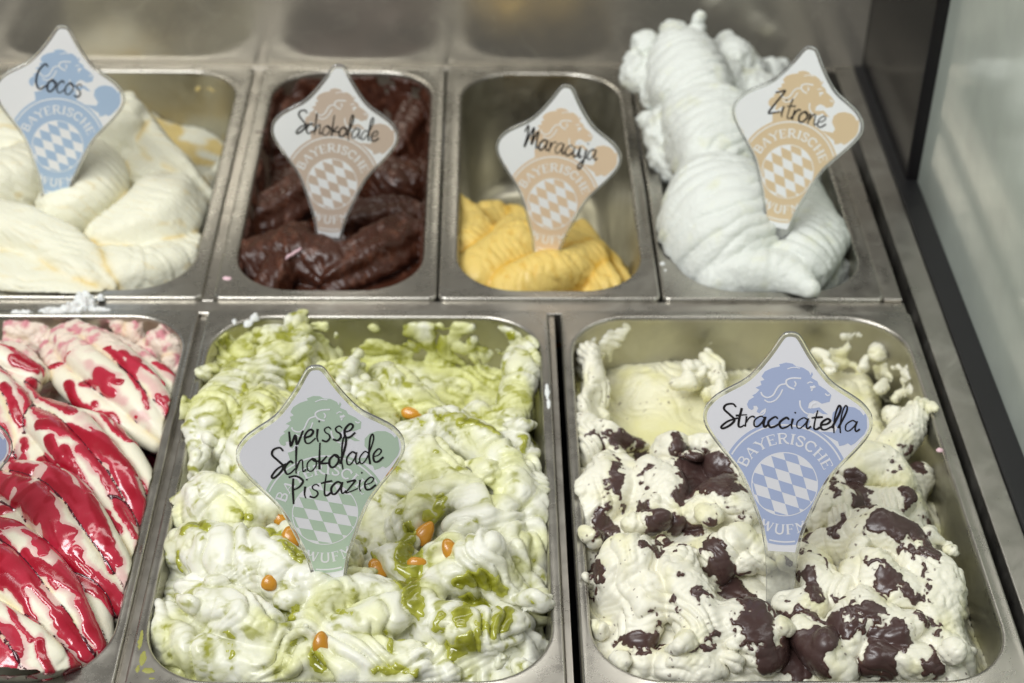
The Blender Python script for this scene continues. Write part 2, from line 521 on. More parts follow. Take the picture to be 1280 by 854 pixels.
    def extract(self, relax=1):
        F = self.F; h = self.h
        S = F < 0
        c = S[:-1, :-1, :-1].astype(np.int8)
        cnt = np.zeros(c.shape, np.int8)
        for a in (0, 1):
            for b in (0, 1):
                for e in (0, 1):
                    cnt += S[a:S.shape[0] - 1 + a, b:S.shape[1] - 1 + b, e:S.shape[2] - 1 + e]
        act = (cnt > 0) & (cnt < 8)
        I = np.argwhere(act)
        idx = np.full(act.shape, -1, np.int64); idx[tuple(I.T)] = np.arange(len(I))
        acc = np.zeros((len(I), 3)); num = np.zeros(len(I))
        corner = {}
        for a in (0, 1):
            for b in (0, 1):
                for e in (0, 1):
                    corner[(a, b, e)] = F[I[:, 0] + a, I[:, 1] + b, I[:, 2] + e]
        for ax in range(3):
            for u in (0, 1):
                for w in (0, 1):
                    p = [0, 0, 0]; p[(ax + 1) % 3] = u; p[(ax + 2) % 3] = w
                    q = list(p); q[ax] = 1
                    f0 = corner[tuple(p)]; f1 = corner[tuple(q)]
                    m = (f0 < 0) != (f1 < 0)
                    t = np.where(m, f0 / np.where(m, f0 - f1, 1), 0)
                    pos = np.tile(np.array(p, float), (len(I), 1)); pos[:, ax] = t
                    acc += pos * m[:, None]; num += m
        V = (I + acc / num[:, None]) * h + np.array([self.x[0], self.y[0], self.z[0]])
        Q = []
        for ax in range(3):
            b, e = (ax + 1) % 3, (ax + 2) % 3
            sh = list(S.shape); s1 = [slice(None)] * 3; s2 = [slice(None)] * 3
            s1[ax] = slice(0, sh[ax] - 1); s2[ax] = slice(1, sh[ax])
            for o in (b, e):
                s1[o] = slice(1, sh[o] - 1); s2[o] = slice(1, sh[o] - 1)
            A = S[tuple(s1)]; B = S[tuple(s2)]
            ch = np.argwhere(A != B)
            if not len(ch): continue
            inside = A[tuple(ch.T)]
            g = ch.copy(); g[:, b] += 1; g[:, e] += 1
            def cell(db, de):
                c_ = g.copy(); c_[:, b] += db; c_[:, e] += de
                return idx[tuple(c_.T)]
            q = np.stack([cell(-1, -1), cell(0, -1), cell(0, 0), cell(-1, 0)], 1)
            q[~inside] = q[~inside][:, ::-1]
            Q.append(q)
        Q = np.vstack(Q)
        Q = Q[(Q >= 0).all(1)]
        # drop the hidden faces pressed against the steel
        D = self.sample(V, self.D)
        hid = (D > -0.25) & (V[:, 2] < -1.5)
        nb = V.copy(); nb[:, 2] += 7.0
        hid &= (self.sample(nb) < 0.2)
        Q = Q[~hid[Q].all(1)]
        used = np.zeros(len(V), bool); used[Q] = True
        mp = np.cumsum(used) - 1
        V = V[used]; Q = mp[Q]
        for _ in range(relax):
            src = Q.ravel(); nx = np.roll(Q, -1, 1).ravel(); pv = np.roll(Q, 1, 1).ravel(); m_ = len(V)
            n = 2.0 * np.bincount(src, minlength=m_)
            acc = np.column_stack([np.bincount(src, V[nx, i] + V[pv, i], m_) for i in range(3)])
            V = V * 0.45 + acc / n[:, None] * 0.55
        self.V, self.Q = V, Q
        self.normals()
        return self

    def normals(self):
        V, Q = self.V, self.Q
        fn = np.cross(V[Q[:, 2]] - V[Q[:, 0]], V[Q[:, 3]] - V[Q[:, 1]])
        N = np.column_stack([np.bincount(Q.ravel(), np.repeat(fn[:, i], 4), len(V)) for i in range(3)])
        self.N = N / (np.linalg.norm(N, axis=1, keepdims=True) + 1e-9)

    def displace(self, amount):
        self.V = self.V + self.N * np.asarray(amount)[:, None]; self.normals()

    def lobe_query(self):
        """nearest and second nearest lobe at every vertex"""
        V = self.V; n = len(V)
        d1 = np.full(n, 1e3); d2 = np.full(n, 1e3); li = np.zeros(n, int); s = np.zeros(n); an = np.zeros(n)
        wx, wy, wz = (self.sample(V, w) for w in (self.wx, self.wy, self.wz))
        for i, (P, flat) in enumerate(self.lobes):
            lo = P[:, :3].min(0) - P[:, 3].max() - 12; hi = P[:, :3].max(0) + P[:, 3].max() + 12
            m = np.where(((V > lo) & (V < hi)).all(1))[0]
            if not len(m): continue
            d, ss, aa = cap_dist(V[m, 0] + wx[m], V[m, 1] + wy[m], V[m, 2] + wz[m], P, flat)
            c = d < d1[m]
            d2[m] = np.where(c, d1[m], np.minimum(d2[m], d))
            li[m[c]] = i; s[m[c]] = ss[c]; an[m[c]] = aa[c]; d1[m] = np.where(c, d, d1[m])
        return d1, d2, li, s, an

    def strokes(self, items, edge=1.5, cell=7.0, seed=3, wide=1.0, fine=0.0, rag=0.0, ragcell=9.0):
        """mask (mm, positive inside) from surface strokes. items: lists of (px,py,width_px) polylines"""
        V = self.V; m = np.full(len(V), -9.0)
        if rag:                                                 # torn, tongued edges
            V = V + rag * np.column_stack([fbm(V / ragcell, 3, seed + 11 + i, 0.6) for i in range(3)])
        nz = fbm(V / cell, 2, seed) * edge + (fbm(V / 3.0, 2, seed + 5) * fine if fine else 0)
        for it in items:
            P = []
            for (px, py, w) in it:
                p = self.hit(px, py); sc = CAM_F / np.linalg.norm(p - CAM_POS)
                P.append([*p, w * wide * 0.5 / sc])
            if len(P) == 1: P = [P[0], [P[0][0] + 0.1, *P[0][1:]]]
            P = np.array(P)
            if len(P) > 2: P = catmull(P, 3)
            lo = P[:, :3].min(0) - P[:, 3].max() - 8; hi = P[:, :3].max(0) + P[:, 3].max() + 8
            k = np.where(((V > lo) & (V < hi)).all(1))[0]
            if not len(k): continue
            d, _, _ = cap_dist(V[k, 0], V[k, 1], V[k, 2], P, 1.0, False)
            m[k] = np.maximum(m[k], -d)
        return np.where(m > -8, m + nz, m)

    def layer(self, m, thick=1.2, w=2.2, sink=0.5):
        """the faces where mask m is positive, lifted off the surface with a rounded edge"""
        sel = (m[self.Q] > -0.9).any(1) & (m[self.Q] > -2.5).all(1)
        Q = self.Q[sel]
        t = np.clip(m / w, 0, 1); t = np.sqrt(np.maximum(t * (2 - t), 0))
        off = np.where(m > 0, t * thick - sink * (1 - t), -sink + np.clip(m, -2, 0) * 0.5)
        self.edge = np.clip(1 - m / (w * 1.6), 0, 1)            # thin at the edge, deep in the middle
        return self.V + self.N * off[:, None], Q


def compact(V, Q):
    used = np.zeros(len(V), bool); used[Q] = True
    mp = np.cumsum(used) - 1
    return V[used], mp[Q], used


def components(nv, Q):
    lab = np.arange(nv)
    for _ in range(400):
        mn = lab[Q].min(1)
        new = lab.copy()
        for k in range(4): np.minimum.at(new, Q[:, k], mn)
        new = new[new]
        if (new == lab).all(): break
        lab = new
    return lab


def add_layers(V, Q, mat, parent, name, small_name, min_faces=220, most=60, edge=None):
    """each connected patch is a part of its own, specks are joined"""
    V, Q, us = compact(V, Q)
    edge = np.zeros(len(V)) if edge is None else edge[us]
    if not len(Q): return
    lab = components(len(V), Q)[Q[:, 0]]
    u, c = np.unique(lab, return_counts=True)
    order = np.argsort(-c); rest = np.ones(len(Q), bool)
    for i in order[:most]:
        if c[i] < min_faces: break
        sel = lab == u[i]; rest &= ~sel
        v, q, us = compact(V, Q[sel])
        link(name, mesh(name, v, q, attrs={'tint': edge[us]}), mat, parent)
    # keep only specks of a useful size
    if rest.any():
        v, q, us = compact(V, Q[rest])
        o = link(small_name, mesh(small_name, v, q, attrs={'tint': edge[us]}), mat, parent); o['kind'] = 'stuff'


def ice_thing(name, label, cat='ice cream', loc=(0, 0, 0)):
    o = empty(name, loc); tag(o, label, cat)
    return o


def sstep(a, b, x):
    t = np.clip((x - a) / (b - a), 0, 1); return t * t * (3 - 2 * t)


def PW(*pts):
    """pixel, level and radius rows -> world rows"""
    return [[*W(a, b, z), r] for a, b, z, r in pts]



def folds(V, ang, lam, wamp, wcell, seed, p=0.7):
    """soft stirred folds: 1 on a crest, 0 in the crease between two folds"""
    q = fbm(V / wcell, 2, seed)
    ph = (V[:, 0] * math.cos(ang) + V[:, 1] * math.sin(ang) + V[:, 2] * 0.5) / lam + wamp * q
    return np.abs(np.sin(np.pi * ph)) ** p


# ================================================================= 1 coconut
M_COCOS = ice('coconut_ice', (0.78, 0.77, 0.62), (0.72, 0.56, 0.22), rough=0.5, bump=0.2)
I = Ice('cocos', -75, 62, 1.3, 11)
I.x = I.x[I.x > -205]; I.shape = (len(I.x), len(I.y), len(I.z))
I.F = np.full(I.shape, 60.0, np.float32); I.wx, I.wy, I.wz = (np.zeros(I.shape, np.float32) for _ in range(3))
I.warp((6, 42), (2.0, 15))
I.ground(lambda X, Y: -20 - 34 * sstep(200, 300, Y) * sstep(-150, -70, X) - 14 * sstep(-70, -20, X) * sstep(120, 250, Y))
I.lobe(PW((-60, 290, 2, 26), (30, 295, 4, 26), (95, 330, 0, 24), (130, 362, -8, 16)), flat=0.8, groove=(1.2, 5))
I.lobe(PW((-60, 345, -4, 26), (40, 355, -6, 24), (120, 372, -8, 15)), flat=0.7, groove=(0.9, 4))
I.lobe(PW((-60, 240, 2, 30), (0, 235, 8, 30), (40, 222, 6, 26)), groove=(0.8, 5))
I.lobe(PW((90, 260, 4, 26), (115, 238, 10, 28), (120, 215, 8, 26)), ring=(0.5, 12))
I.lobe(PW((150, 300, -4, 26), (190, 280, 0, 33), (205, 262, 0, 33), (215, 250, -4, 26)), groove=(0.9, 6), ring=(0.4, 10))
I.lobe(PW((120, 345, -12, 22), (190, 345, -12, 24), (235, 320, -18, 20)), groove=(0.8, 5), ring=(0.8, 12))
I.lobe(PW((100, 190, 4, 28), (150, 168, 16, 27), (152, 142, 24, 18)), groove=(1.3, 6))
I.lobe(PW((150, 142, 20, 17), (180, 182, 6, 21), (220, 222, -6, 21), (250, 255, -22, 18)), groove=(1.4, 6))
I.lobe(PW((165, 210, -4, 22), (225, 245, -12, 20), (262, 225, -30, 10), (274, 205, -30, 6)), ring=(0.6, 9))
I.lobe(PW((20, 200, 2, 30), (-10, 170, 6, 30), (-60, 150, 4, 34)))
I.clip(film=lambda X, Y, Z: 1.8 * sstep(0.3, 0.9, I.noise(7)) * sstep(-60, -20, Z) - 1.2)
I.extract(2)
d1, d2, li, s_, an = I.lobe_query()
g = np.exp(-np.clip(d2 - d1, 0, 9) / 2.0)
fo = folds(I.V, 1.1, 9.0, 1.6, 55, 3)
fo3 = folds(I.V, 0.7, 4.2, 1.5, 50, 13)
I.displace(1.4 * (fo - 0.6) * sstep(-0.3, 0.4, fbm(I.V / 35, 2, 6)) + 0.4 * (fo3 - 0.6) + 0.3 * fbm(I.V / 5, 3, 5))
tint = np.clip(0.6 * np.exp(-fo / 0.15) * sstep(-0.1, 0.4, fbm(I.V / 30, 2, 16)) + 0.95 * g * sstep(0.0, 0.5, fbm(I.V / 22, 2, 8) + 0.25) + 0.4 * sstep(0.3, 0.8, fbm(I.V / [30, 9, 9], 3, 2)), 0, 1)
T = ice_thing('ice_cream', 'coconut ice cream, pale cream folds with yellowish creases', loc=(-90, 180, -75))
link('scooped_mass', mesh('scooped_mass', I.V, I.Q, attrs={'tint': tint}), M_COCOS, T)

# ================================================================= 2 chocolate
M_SCHOKO = ice('chocolate_ice', (0.052, 0.016, 0.008), (0.11, 0.040, 0.022), rough=0.30, sss=0.0, bump=0.25, bscale=260, spec=0.5)
I = Ice('schoko', -80, 25, 1.25, 21).warp((4, 30), (1.4, 10))
I.ground(lambda X, Y: -22 - 22 * sstep(60, 210, Y))
I.lobe(PW((300, 335, -22, 20), (360, 320, -14, 24), (410, 330, -14, 22)), groove=(0.8, 6), ring=(0.6, 11))
I.lobe(PW((330, 362, -18, 14), (345, 335, -10, 14), (370, 300, -14, 16)), groove=(0.9, 5))
I.lobe(PW((420, 345, -16, 18), (470, 320, -14, 22), (510, 300, -20, 20)), groove=(2.0, 6))
I.lobe(PW((450, 285, -22, 20), (500, 275, -22, 18), (530, 300, -26, 16)), groove=(2.2, 5))
I.lobe(PW((330, 270, -30, 18), (370, 245, -26, 18), (400, 235, -30, 16)), groove=(1.6, 6))
I.lobe(PW((470, 215, -34, 20), (500, 235, -32, 22), (530, 225, -36, 18)), groove=(1.2, 5))
I.lobe(PW((340, 190, -42, 20), (360, 160, -36, 20), (370, 130, -32, 18)), groove=(1.5, 6))
I.lobe(PW((500, 190, -44, 20), (520, 150, -38, 20), (510, 120, -34, 16)), groove=(1.5, 6))
I.lobe(PW((400, 140, -46, 22), (450, 130, -44, 22)), groove=(1.5, 5))
I.clip(film=lambda X, Y, Z: (3.6 * sstep(-0.7, 0.3, I.noise(14)) + 0.8 * I.noise(4)) * sstep(-70, -50, Z) * (1 - sstep(-6, -2, Z)) - 0.9)
I.extract(1)
fo = folds(I.V, 0.5, 10, 2.0, 45, 4)
I.displace(1.2 * (fo - 0.6) + 0.5 * fbm(I.V / [5, 9, 6], 3, 5))
tint = sstep(0.0, 0.8, fbm(I.V / [7, 22, 7], 3, 9))
T = ice_thing('ice_cream', 'dark brown chocolate ice cream with glossy spatula folds', loc=(82, 180, -80))
link('scooped_mass', mesh('scooped_mass', I.V, I.Q, attrs={'tint': tint}), M_SCHOKO, T)
ICE_SCHOKO = I

# ================================================================= 3 passion fruit
M_MARA = ice('passion_fruit_ice', (0.80, 0.60, 0.18), (0.72, 0.42, 0.04), rough=0.45, bump=0.2)
I = Ice('maracuja', -112, 12, 1.25, 31).warp((4, 26), (1.6, 10))
I.ground(lambda X, Y: -50 - 95 * sstep(50, 125, Y) + 12 * sstep(230, 190, X))
I.lobe(PW((600, 350, -30, 24), (640, 320, -28, 26), (655, 300, -34, 24)), ring=(0.45, 13))
I.lobe(PW((640, 362, -28, 20), (690, 345, -26, 22), (735, 330, -32, 20)), ring=(0.45, 13))
I.lobe(PW((690, 310, -38, 20), (725, 325, -36, 20), (755, 365, -38, 18)), groove=(1.4, 7))
I.lobe(PW((720, 300, -50, 18), (745, 330, -46, 18), (775, 365, -48, 16)), groove=(1.4, 6))
I.lobe(PW((580, 320, -30, 20), (590, 290, -32, 20), (575, 262, -22, 12), (571, 243, -10, 5)), ring=(0.5, 7))
I.lobe(PW((600, 290, -40, 18), (625, 272, -42, 12), (606, 262, -36, 9), (620, 260, -38, 8)))
I.lobe(PW((640, 275, -46, 14), (660, 285, -46, 14)), groove=(1, 5))
I.clip(film=lambda X, Y, Z: 2.6 * sstep(0.45, 0.9, I.noise(8)) * sstep(-100, -80, Z) * (1 - sstep(110, 150, Y)) - 1.3)
I.extract(2)
d1, d2, li, s_, an = I.lobe_query()
fo = folds(I.V, 0.3, 8, 1.6, 40, 4)
I.displace(0.8 * (fo - 0.6) + 0.45 * fbm(I.V / 5, 3, 5))
tint = np.clip(np.exp(-np.clip(d2 - d1, 0, 9) / 2.5) * 0.9 + 0.5 * sstep(0.1, 0.8, fbm(I.V / [7, 7, 16], 3, 2)), 0, 1)
T = ice_thing('ice_cream', 'small remainder of bright yellow passion fruit ice cream', loc=(248, 80, -112))
link('scooped_mass', mesh('scooped_mass', I.V, I.Q, attrs={'tint': tint}), M_MARA, T)

# ================================================================= 4 lemon
M_ZIT = ice('lemon_ice', (0.74, 0.77, 0.72), (0.72, 0.74, 0.58), rough=0.5, bump=0.3, sss=0.06)
I = Ice('zitrone', -75, 128, 1.35, 41, pad=34).warp((5, 34), (1.2, 14))
I.ground(lambda X, Y: -34 - 26 * sstep(100, 220, Y))
I.lobe(PW((850, 345, -24, 22), (900, 355, -20, 24), (960, 365, -20, 20)), ring=(0.4, 9))
I.lobe(PW((965, 345, -8, 24), (1000, 335, -2, 28), (1012, 300, -2, 28), (990, 262, 2, 28)), ring=(1.0, 15), k=1.6)
I.lobe(PW((900, 352, -6, 17), (935, 345, 0, 20), (985, 350, 2, 17), (1010, 364, 4, 9)), ring=(0.6, 12), k=2.5)
I.lobe(PW((860, 140, 20, 30), (885, 190, 18, 34), (905, 210, 16, 34)), ring=(1.0, 10), k=2)
I.lobe(PW((908, 318, -2, 40), (904, 290, 6, 48), (902, 268, 8, 47)), ring=(0.8, 17), k=1.2)
I.lobe(PW((892, 215, 22, 32), (890, 190, 26, 40), (888, 165, 30, 39)), ring=(0.8, 17), k=1.2)
I.lobe(PW((872, 130, 40, 30), (864, 105, 46, 35), (858, 84, 52, 31)), ring=(0.8, 16), k=1.2)
I.lobe(PW((850, 72, 58, 22), (846, 48, 66, 14), (838, 34, 72, 7)), k=4)
I.lobe(PW((862, 66, 58, 14), (872, 42, 68, 7)), k=4)
I.lobe(PW((872, 36, 72, 4), (876, 25, 80, 5)), k=3)
for a in ((808, 58, 50, 15), (800, 92, 44, 15), (792, 74, 46, 9), (822, 90, 40, 14), (824, 120, 34, 13), (838, 165, 20, 20), (822, 178, 20, 11),
          (830, 200, 8, 14), (842, 215, 4, 14), (812, 150, 22, 8), (845, 135, 34, 13)):
    I.lobe(PW(a, (a[0] + 5, a[1] + 5, a[2] - 2, a[3] * 0.9)), k=3)
for a in ((915, 78, 34, 17), (905, 60, 40, 10), (935, 92, 22, 15), (960, 92, 16, 13), (975, 84, 16, 9), (900, 110, 30, 22), (940, 130, 14, 26), (960, 190, 4, 26), (985, 215, 4, 20)):
    I.lobe(PW(a, (a[0] + 4, a[1] + 3, a[2] - 3, a[3])), k=4)
I.lobe(PW((1035, 320, -22, 15), (1052, 300, -14, 9), (1060, 292, -9, 4)), k=3)
I.lobe(PW((1045, 345, -26, 14), (1020, 360, -22, 16)), k=3)
I.clip(film=lambda X, Y, Z: 2.6 * sstep(0.3, 0.9, I.noise(9)) * sstep(-60, -20, Z) - 1.2)
I.extract(1)
d1, d2, li, s_, an = I.lobe_query()
crumb = (li >= 7).astype(float)
arcs = np.zeros(len(I.V))                                  # layered arcs left by the spatula on the three domes
for i_, c_, lam_ in ((4, W(945, 352, -14), 8.5), (5, W(925, 240, 12), 8.0), (6, W(890, 145, 34), 7.5), (1, W(960, 372, -10), 8.0)):
    ph_ = np.linalg.norm(I.V - c_, axis=1) / lam_ + 0.55 * fbm(I.V / 40, 2, 50 + i_)
    arcs += (li == i_) * (np.abs(np.sin(np.pi * ph_)) ** 0.6 - 0.65) * (1.5 + 1.2 * fbm(I.V / 30, 2, 60))
I.displace(1.25 * arcs + 0.3 * fbm(I.V / 5, 3, 5) + crumb * (1.9 * fbm(I.V / 8, 3, 15) + 0.8 * np.abs(fbm(I.V / 4, 2, 25))))
tint = sstep(0.1, 0.9, fbm(I.V / 18, 3, 9)) * 0.8
T = ice_thing('ice_cream', 'tall white mound of lemon ice cream heaped above its pan', loc=(415, 180, -75))
link('scooped_mass', mesh('scooped_mass', I.V, I.Q, attrs={'tint': tint}), M_ZIT, T)

# ================================================================= 5 cream with red sauce
M_RASP = ice('cream_ice', (0.80, 0.77, 0.62), (0.72, 0.58, 0.26), (0.62, 0.25, 0.28), rough=0.42, bump=0.12, sss=0.14)
M_SAUCE = ice('red_fruit_sauce', (0.33, 0.004, 0.018), (0.50, 0.03, 0.06), rough=0.16, sss=0.0, bump=0.06, bscale=200, coat=0.5, spec=0.6)
M_WINE = plain('dark_fruit_syrup', (0.07, 0.003, 0.012), 0.08, 0.6, coat=0.7)
I = Ice('rasp', -62, 40, 0.95, 51, pad=6, over=0.5)
I.x = I.x[I.x > -150]; I.shape = (len(I.x), len(I.y), len(I.z))
I.F = np.full(I.shape, 60.0, np.float32); I.wx, I.wy, I.wz = (np.zeros(I.shape, np.float32) for _ in range(3))
I.warp((2.5, 40), (0.8, 12))
I.ground(lambda X, Y: -32 - 10 * sstep(-110, -50, Y) + 14 * sstep(-290, -340, Y), k=3)


def fan(path, n, r, spread, arch, **kw):
    """a leaf-shaped lobe pressed by the spatula: n rolls side by side along a path, arched across"""
    P = catmull(np.array(path, float), 4)
    T_ = np.gradient(P[:, :3], axis=0); T_ /= np.linalg.norm(T_, axis=1, keepdims=True)
    side = np.cross(T_, [0, 0, 1.0]); side /= np.linalg.norm(side, axis=1, keepdims=True)
    L_ = np.linspace(0, 1, len(P))
    open_ = (0.35 + 0.65 * np.sin(np.pi * np.clip(L_ * 0.85 + 0.12, 0, 1)))
    for k in range(n):
        u = (k - (n - 1) / 2) / max((n - 1) / 2, 1)
        off = u * spread * open_
        Q_ = P[:, :3] + side * off[:, None]
        Q_[:, 2] -= arch * u * u * open_ - 1.5 * (k % 2)
        rr = r * (0.75 + 0.25 * open_) * (1.0 + 0.12 * ((k * 7) % 3 - 1)) * P[:, 3]
        I.lobe(np.column_stack([Q_, rr]), n=2, k=1.1, **kw)


fan(PW((88, 420, -8, 1), (125, 445, 2, 1.1), (172, 490, 2, 1.1), (212, 545, -12, 0.9)), 4, 9.8, 25, 13)
fan(PW((45, 520, 0, 0.9), (85, 545, 10, 1.1), (130, 595, 8, 1.1), (178, 672, -12, 0.9)), 4, 10.2, 26, 13)
fan(PW((10, 600, 4, 0.9), (62, 620, 12, 1.1), (112, 680, 10, 1.15), (160, 752, -10, 0.9)), 4, 10.6, 27, 13)
fan(PW((-60, 670, 6, 1.0), (5, 690, 12, 1.1), (60, 745, 10, 1.15), (112, 818, -8, 0.9)), 4, 10.6, 27, 13)
fan(PW((-80, 760, 4, 1.0), (-20, 790, 8, 1.1), (30, 850, 4, 1.0), (60, 900, -8, 0.9)), 4, 11.5, 24, 12)
I.lobe([[-145, -345, -6, 20], [-90, -352, -8, 19], [-45, -345, -14, 15]], k=3, keep=False, groove=(1.0, 5))
I.lobe(PW((-30, 790, 0, 20), (30, 830, 0, 22), (75, 862, -10, 18)), k=2, keep=False, groove=(1.2, 5))
fan(PW((-40, 450, -4, 0.9), (0, 450, 2, 1.1), (45, 470, -2, 0.9)), 3, 11, 16, 8)
fan(PW((-30, 460, -2, 0.9), (5, 510, 6, 1.1), (25, 575, -8, 0.9)), 4, 10, 18, 10)
I.lobe(PW((-20, 405, -14, 10), (40, 415, -16, 11), (85, 405, -20, 9)), k=4)
I.lobe(PW((10, 430, -22, 10), (70, 432, -24, 11)), k=4)
for a in ((150, 408, -10, 7), (165, 415, -14, 9), (195, 425, -8, 8), (210, 435, -12, 9), (205, 415, -8, 6), (185, 440, -18, 11), (214, 455, -18, 8)):
    I.lobe(PW(a, (a[0] + 4, a[1] + 6, a[2] - 3, a[3])), k=2)
I.clip(film=lambda X, Y, Z: 3.2 * sstep(-0.1, 0.7, I.noise(7)) * sstep(-90, -40, Y) * sstep(-50, -20, Z) * (1 - sstep(-5, -2, Z)) - 1.2)
I.extract(2)
d1, d2, li, s_, an = I.lobe_query()
V = I.V
fluff = sstep(-92, -62, V[:, 1])
I.displace(fluff * 1.6 * fbm(V / 6, 3, 7) + (1 - fluff) * 0.25 * fbm(V / [9, 30, 9], 2, 7))
V = I.V
red = I.strokes([
    # upper lobe
    [(112, 420, 14), (140, 440, 12), (165, 470, 14), (185, 510, 10)], [(95, 425, 20), (70, 455, 22), (52, 490, 26)], [(40, 480, 22), (62, 500, 26), (90, 515, 18)],
    [(85, 480, 20), (100, 510, 24), (140, 525, 22), (160, 550, 14), (205, 590, 9)], [(105, 480, 18), (150, 478, 12)], [(118, 505, 12), (150, 545, 10), (195, 610, 10)],
    # second lobe
    [(48, 530, 22), (80, 535, 30), (110, 550, 28), (150, 575, 30), (168, 590, 16)], [(60, 550, 22), (90, 590, 22), (120, 640, 24), (135, 680, 22)],
    [(80, 560, 20), (105, 600, 9), (150, 665, 11)], [(112, 560, 20), (130, 600, 14), (168, 670, 13)], [(55, 575, 24), (75, 600, 22), (95, 630, 14)],
    # third lobe
    [(-5, 640, 26), (30, 620, 26), (60, 605, 26), (85, 620, 18)], [(60, 600, 10), (62, 650, 11), (88, 700, 13), (140, 745, 16)],
    [(50, 675, 20), (75, 695, 22), (105, 725, 26), (140, 760, 34)], [(95, 695, 8), (115, 715, 10), (135, 735, 8)], [(5, 610, 26), (35, 590, 24)],
    # fourth lobe
    [(-10, 655, 12), (10, 680, 10), (45, 735, 12), (90, 790, 16), (115, 815, 14)], [(0, 720, 34), (20, 735, 22), (40, 770, 14), (50, 810, 18), (62, 840, 20)],
    [(40, 705, 26), (70, 720, 22), (100, 745, 14)], [(-5, 700, 40)], [(0, 735, 10), (20, 775, 9), (38, 800, 9)],
    [(20, 815, 18), (60, 850, 16)], [(75, 610, 12), (100, 650, 10), (140, 712, 12)], [(30, 690, 14), (70, 735, 8)], [(150, 440, 10), (175, 455, 10), (205, 480, 8)], [(60, 625, 22), (45, 650, 18)],
    # left lobes
    [(5, 480, 14), (20, 515, 16), (30, 560, 18)], [(35, 480, 10), (30, 530, 12)], [(20, 450, 26), (45, 462, 16)], [(10, 570, 20), (30, 600, 26)]],
    edge=1.2, cell=9, wide=0.75, fine=0.3, rag=0.8, ragcell=10)
groove = np.clip(d2 - d1, 0, 20)
ok = (li < 27) & (fluff < 0.5)
phi = 1.15 * np.sin(li * 2.4 + 0.7)                       # sauce ran down one flank of each roll
stripe = 4.6 * (np.cos(an - phi) - 0.88) + 3.0 * perlin(np.column_stack([s_ / 30.0, li * 5.37, li * 3.1]), 5) + 1.4 * perlin(np.column_stack([s_ / 9.0, an * 1.2, li * 2.1]), 6) + 0.4 * np.sin(li * 5.1)
red = np.where(ok & (groove > 0.15), np.maximum(red, stripe), red)
red2 = np.where(ok, red, -9)
lv, lq = I.layer(red2, 0.9, 1.6, 0.3); red_edge = I.edge
pink = np.clip(fluff * (0.25 + 0.75 * sstep(-0.1, 0.5, fbm(V / 9, 3, 12))), 0, 1)
pink = np.maximum(pink, 0.6 * sstep(-1.3, -0.1, red) * (1 - fluff))
tint = np.clip(np.exp(-groove / 2.0) * 0.7 * sstep(0, .5, fbm(V / 20, 2, 3) + .2), 0, 1)
T = ice_thing('ice_cream', 'cream coloured ice cream in leaf-shaped lobes striped with red fruit sauce', loc=(-80, -190, -62))
link('scooped_mass', mesh('scooped_mass', V, I.Q, attrs={'tint': tint, 'marb': pink}), M_RASP, T)
add_layers(lv, lq, M_SAUCE, T, 'sauce_streak', 'sauce_drops', 300, edge=red_edge)
wine = np.where(ok, np.minimum(1.1 - groove, red + 0.3) + 0.7 * fbm(V / 5, 2, 4), -9)
wine = np.maximum(wine, np.where((V[:, 2] < -16) & (fluff < 0.3) & ((V[:, 0] > -42) | (V[:, 1] > -240)), (-17 - V[:, 2]) * 0.5 + 1.5 * fbm(V / 6, 2, 5), -9))
wv, wq = I.layer(wine, 1.4, 1.2, 0.3)
add_layers(wv, wq, M_WINE, T, 'syrup_seam', 'syrup_drops', 300)
ICE_RASP = I

# ================================================================= 6 white chocolate and pistachio
M_WEISSE = ice('white_chocolate_ice', (0.82, 0.82, 0.72), (0.74, 0.75, 0.36), (0.30, 0.31, 0.015), rough=0.34, bump=0.08, sss=0.14, coat=0.08)
M_PIST = ice('pistachio_sauce', (0.20, 0.205, 0.010), (0.42, 0.43, 0.06), rough=0.2, sss=0.0, bump=0.1, bscale=260, coat=0.45, spec=0.55)
M_NUT = plain('roasted_nut', (0.56, 0.25, 0.02), 0.30, 0.5, coat=0.4, bump=0.2, bscale=500, var=0.3)
I = Ice('weisse', -62, 42, 0.95, 61, pad=8, over=1.2).warp((8, 34), (3.2, 14))
UND = I.noise(42)[:, :, 60] + 0.5 * I.noise(20)[:, :, 50]
I.ground(lambda X, Y: -7 + 5 * UND - 34 * sstep(-150, -95, Y) * sstep(60, 110, X) - 8 * sstep(60, 20, X) - 16 * sstep(225, 240, X) - 10 * sstep(-345, -368, Y), k=5)
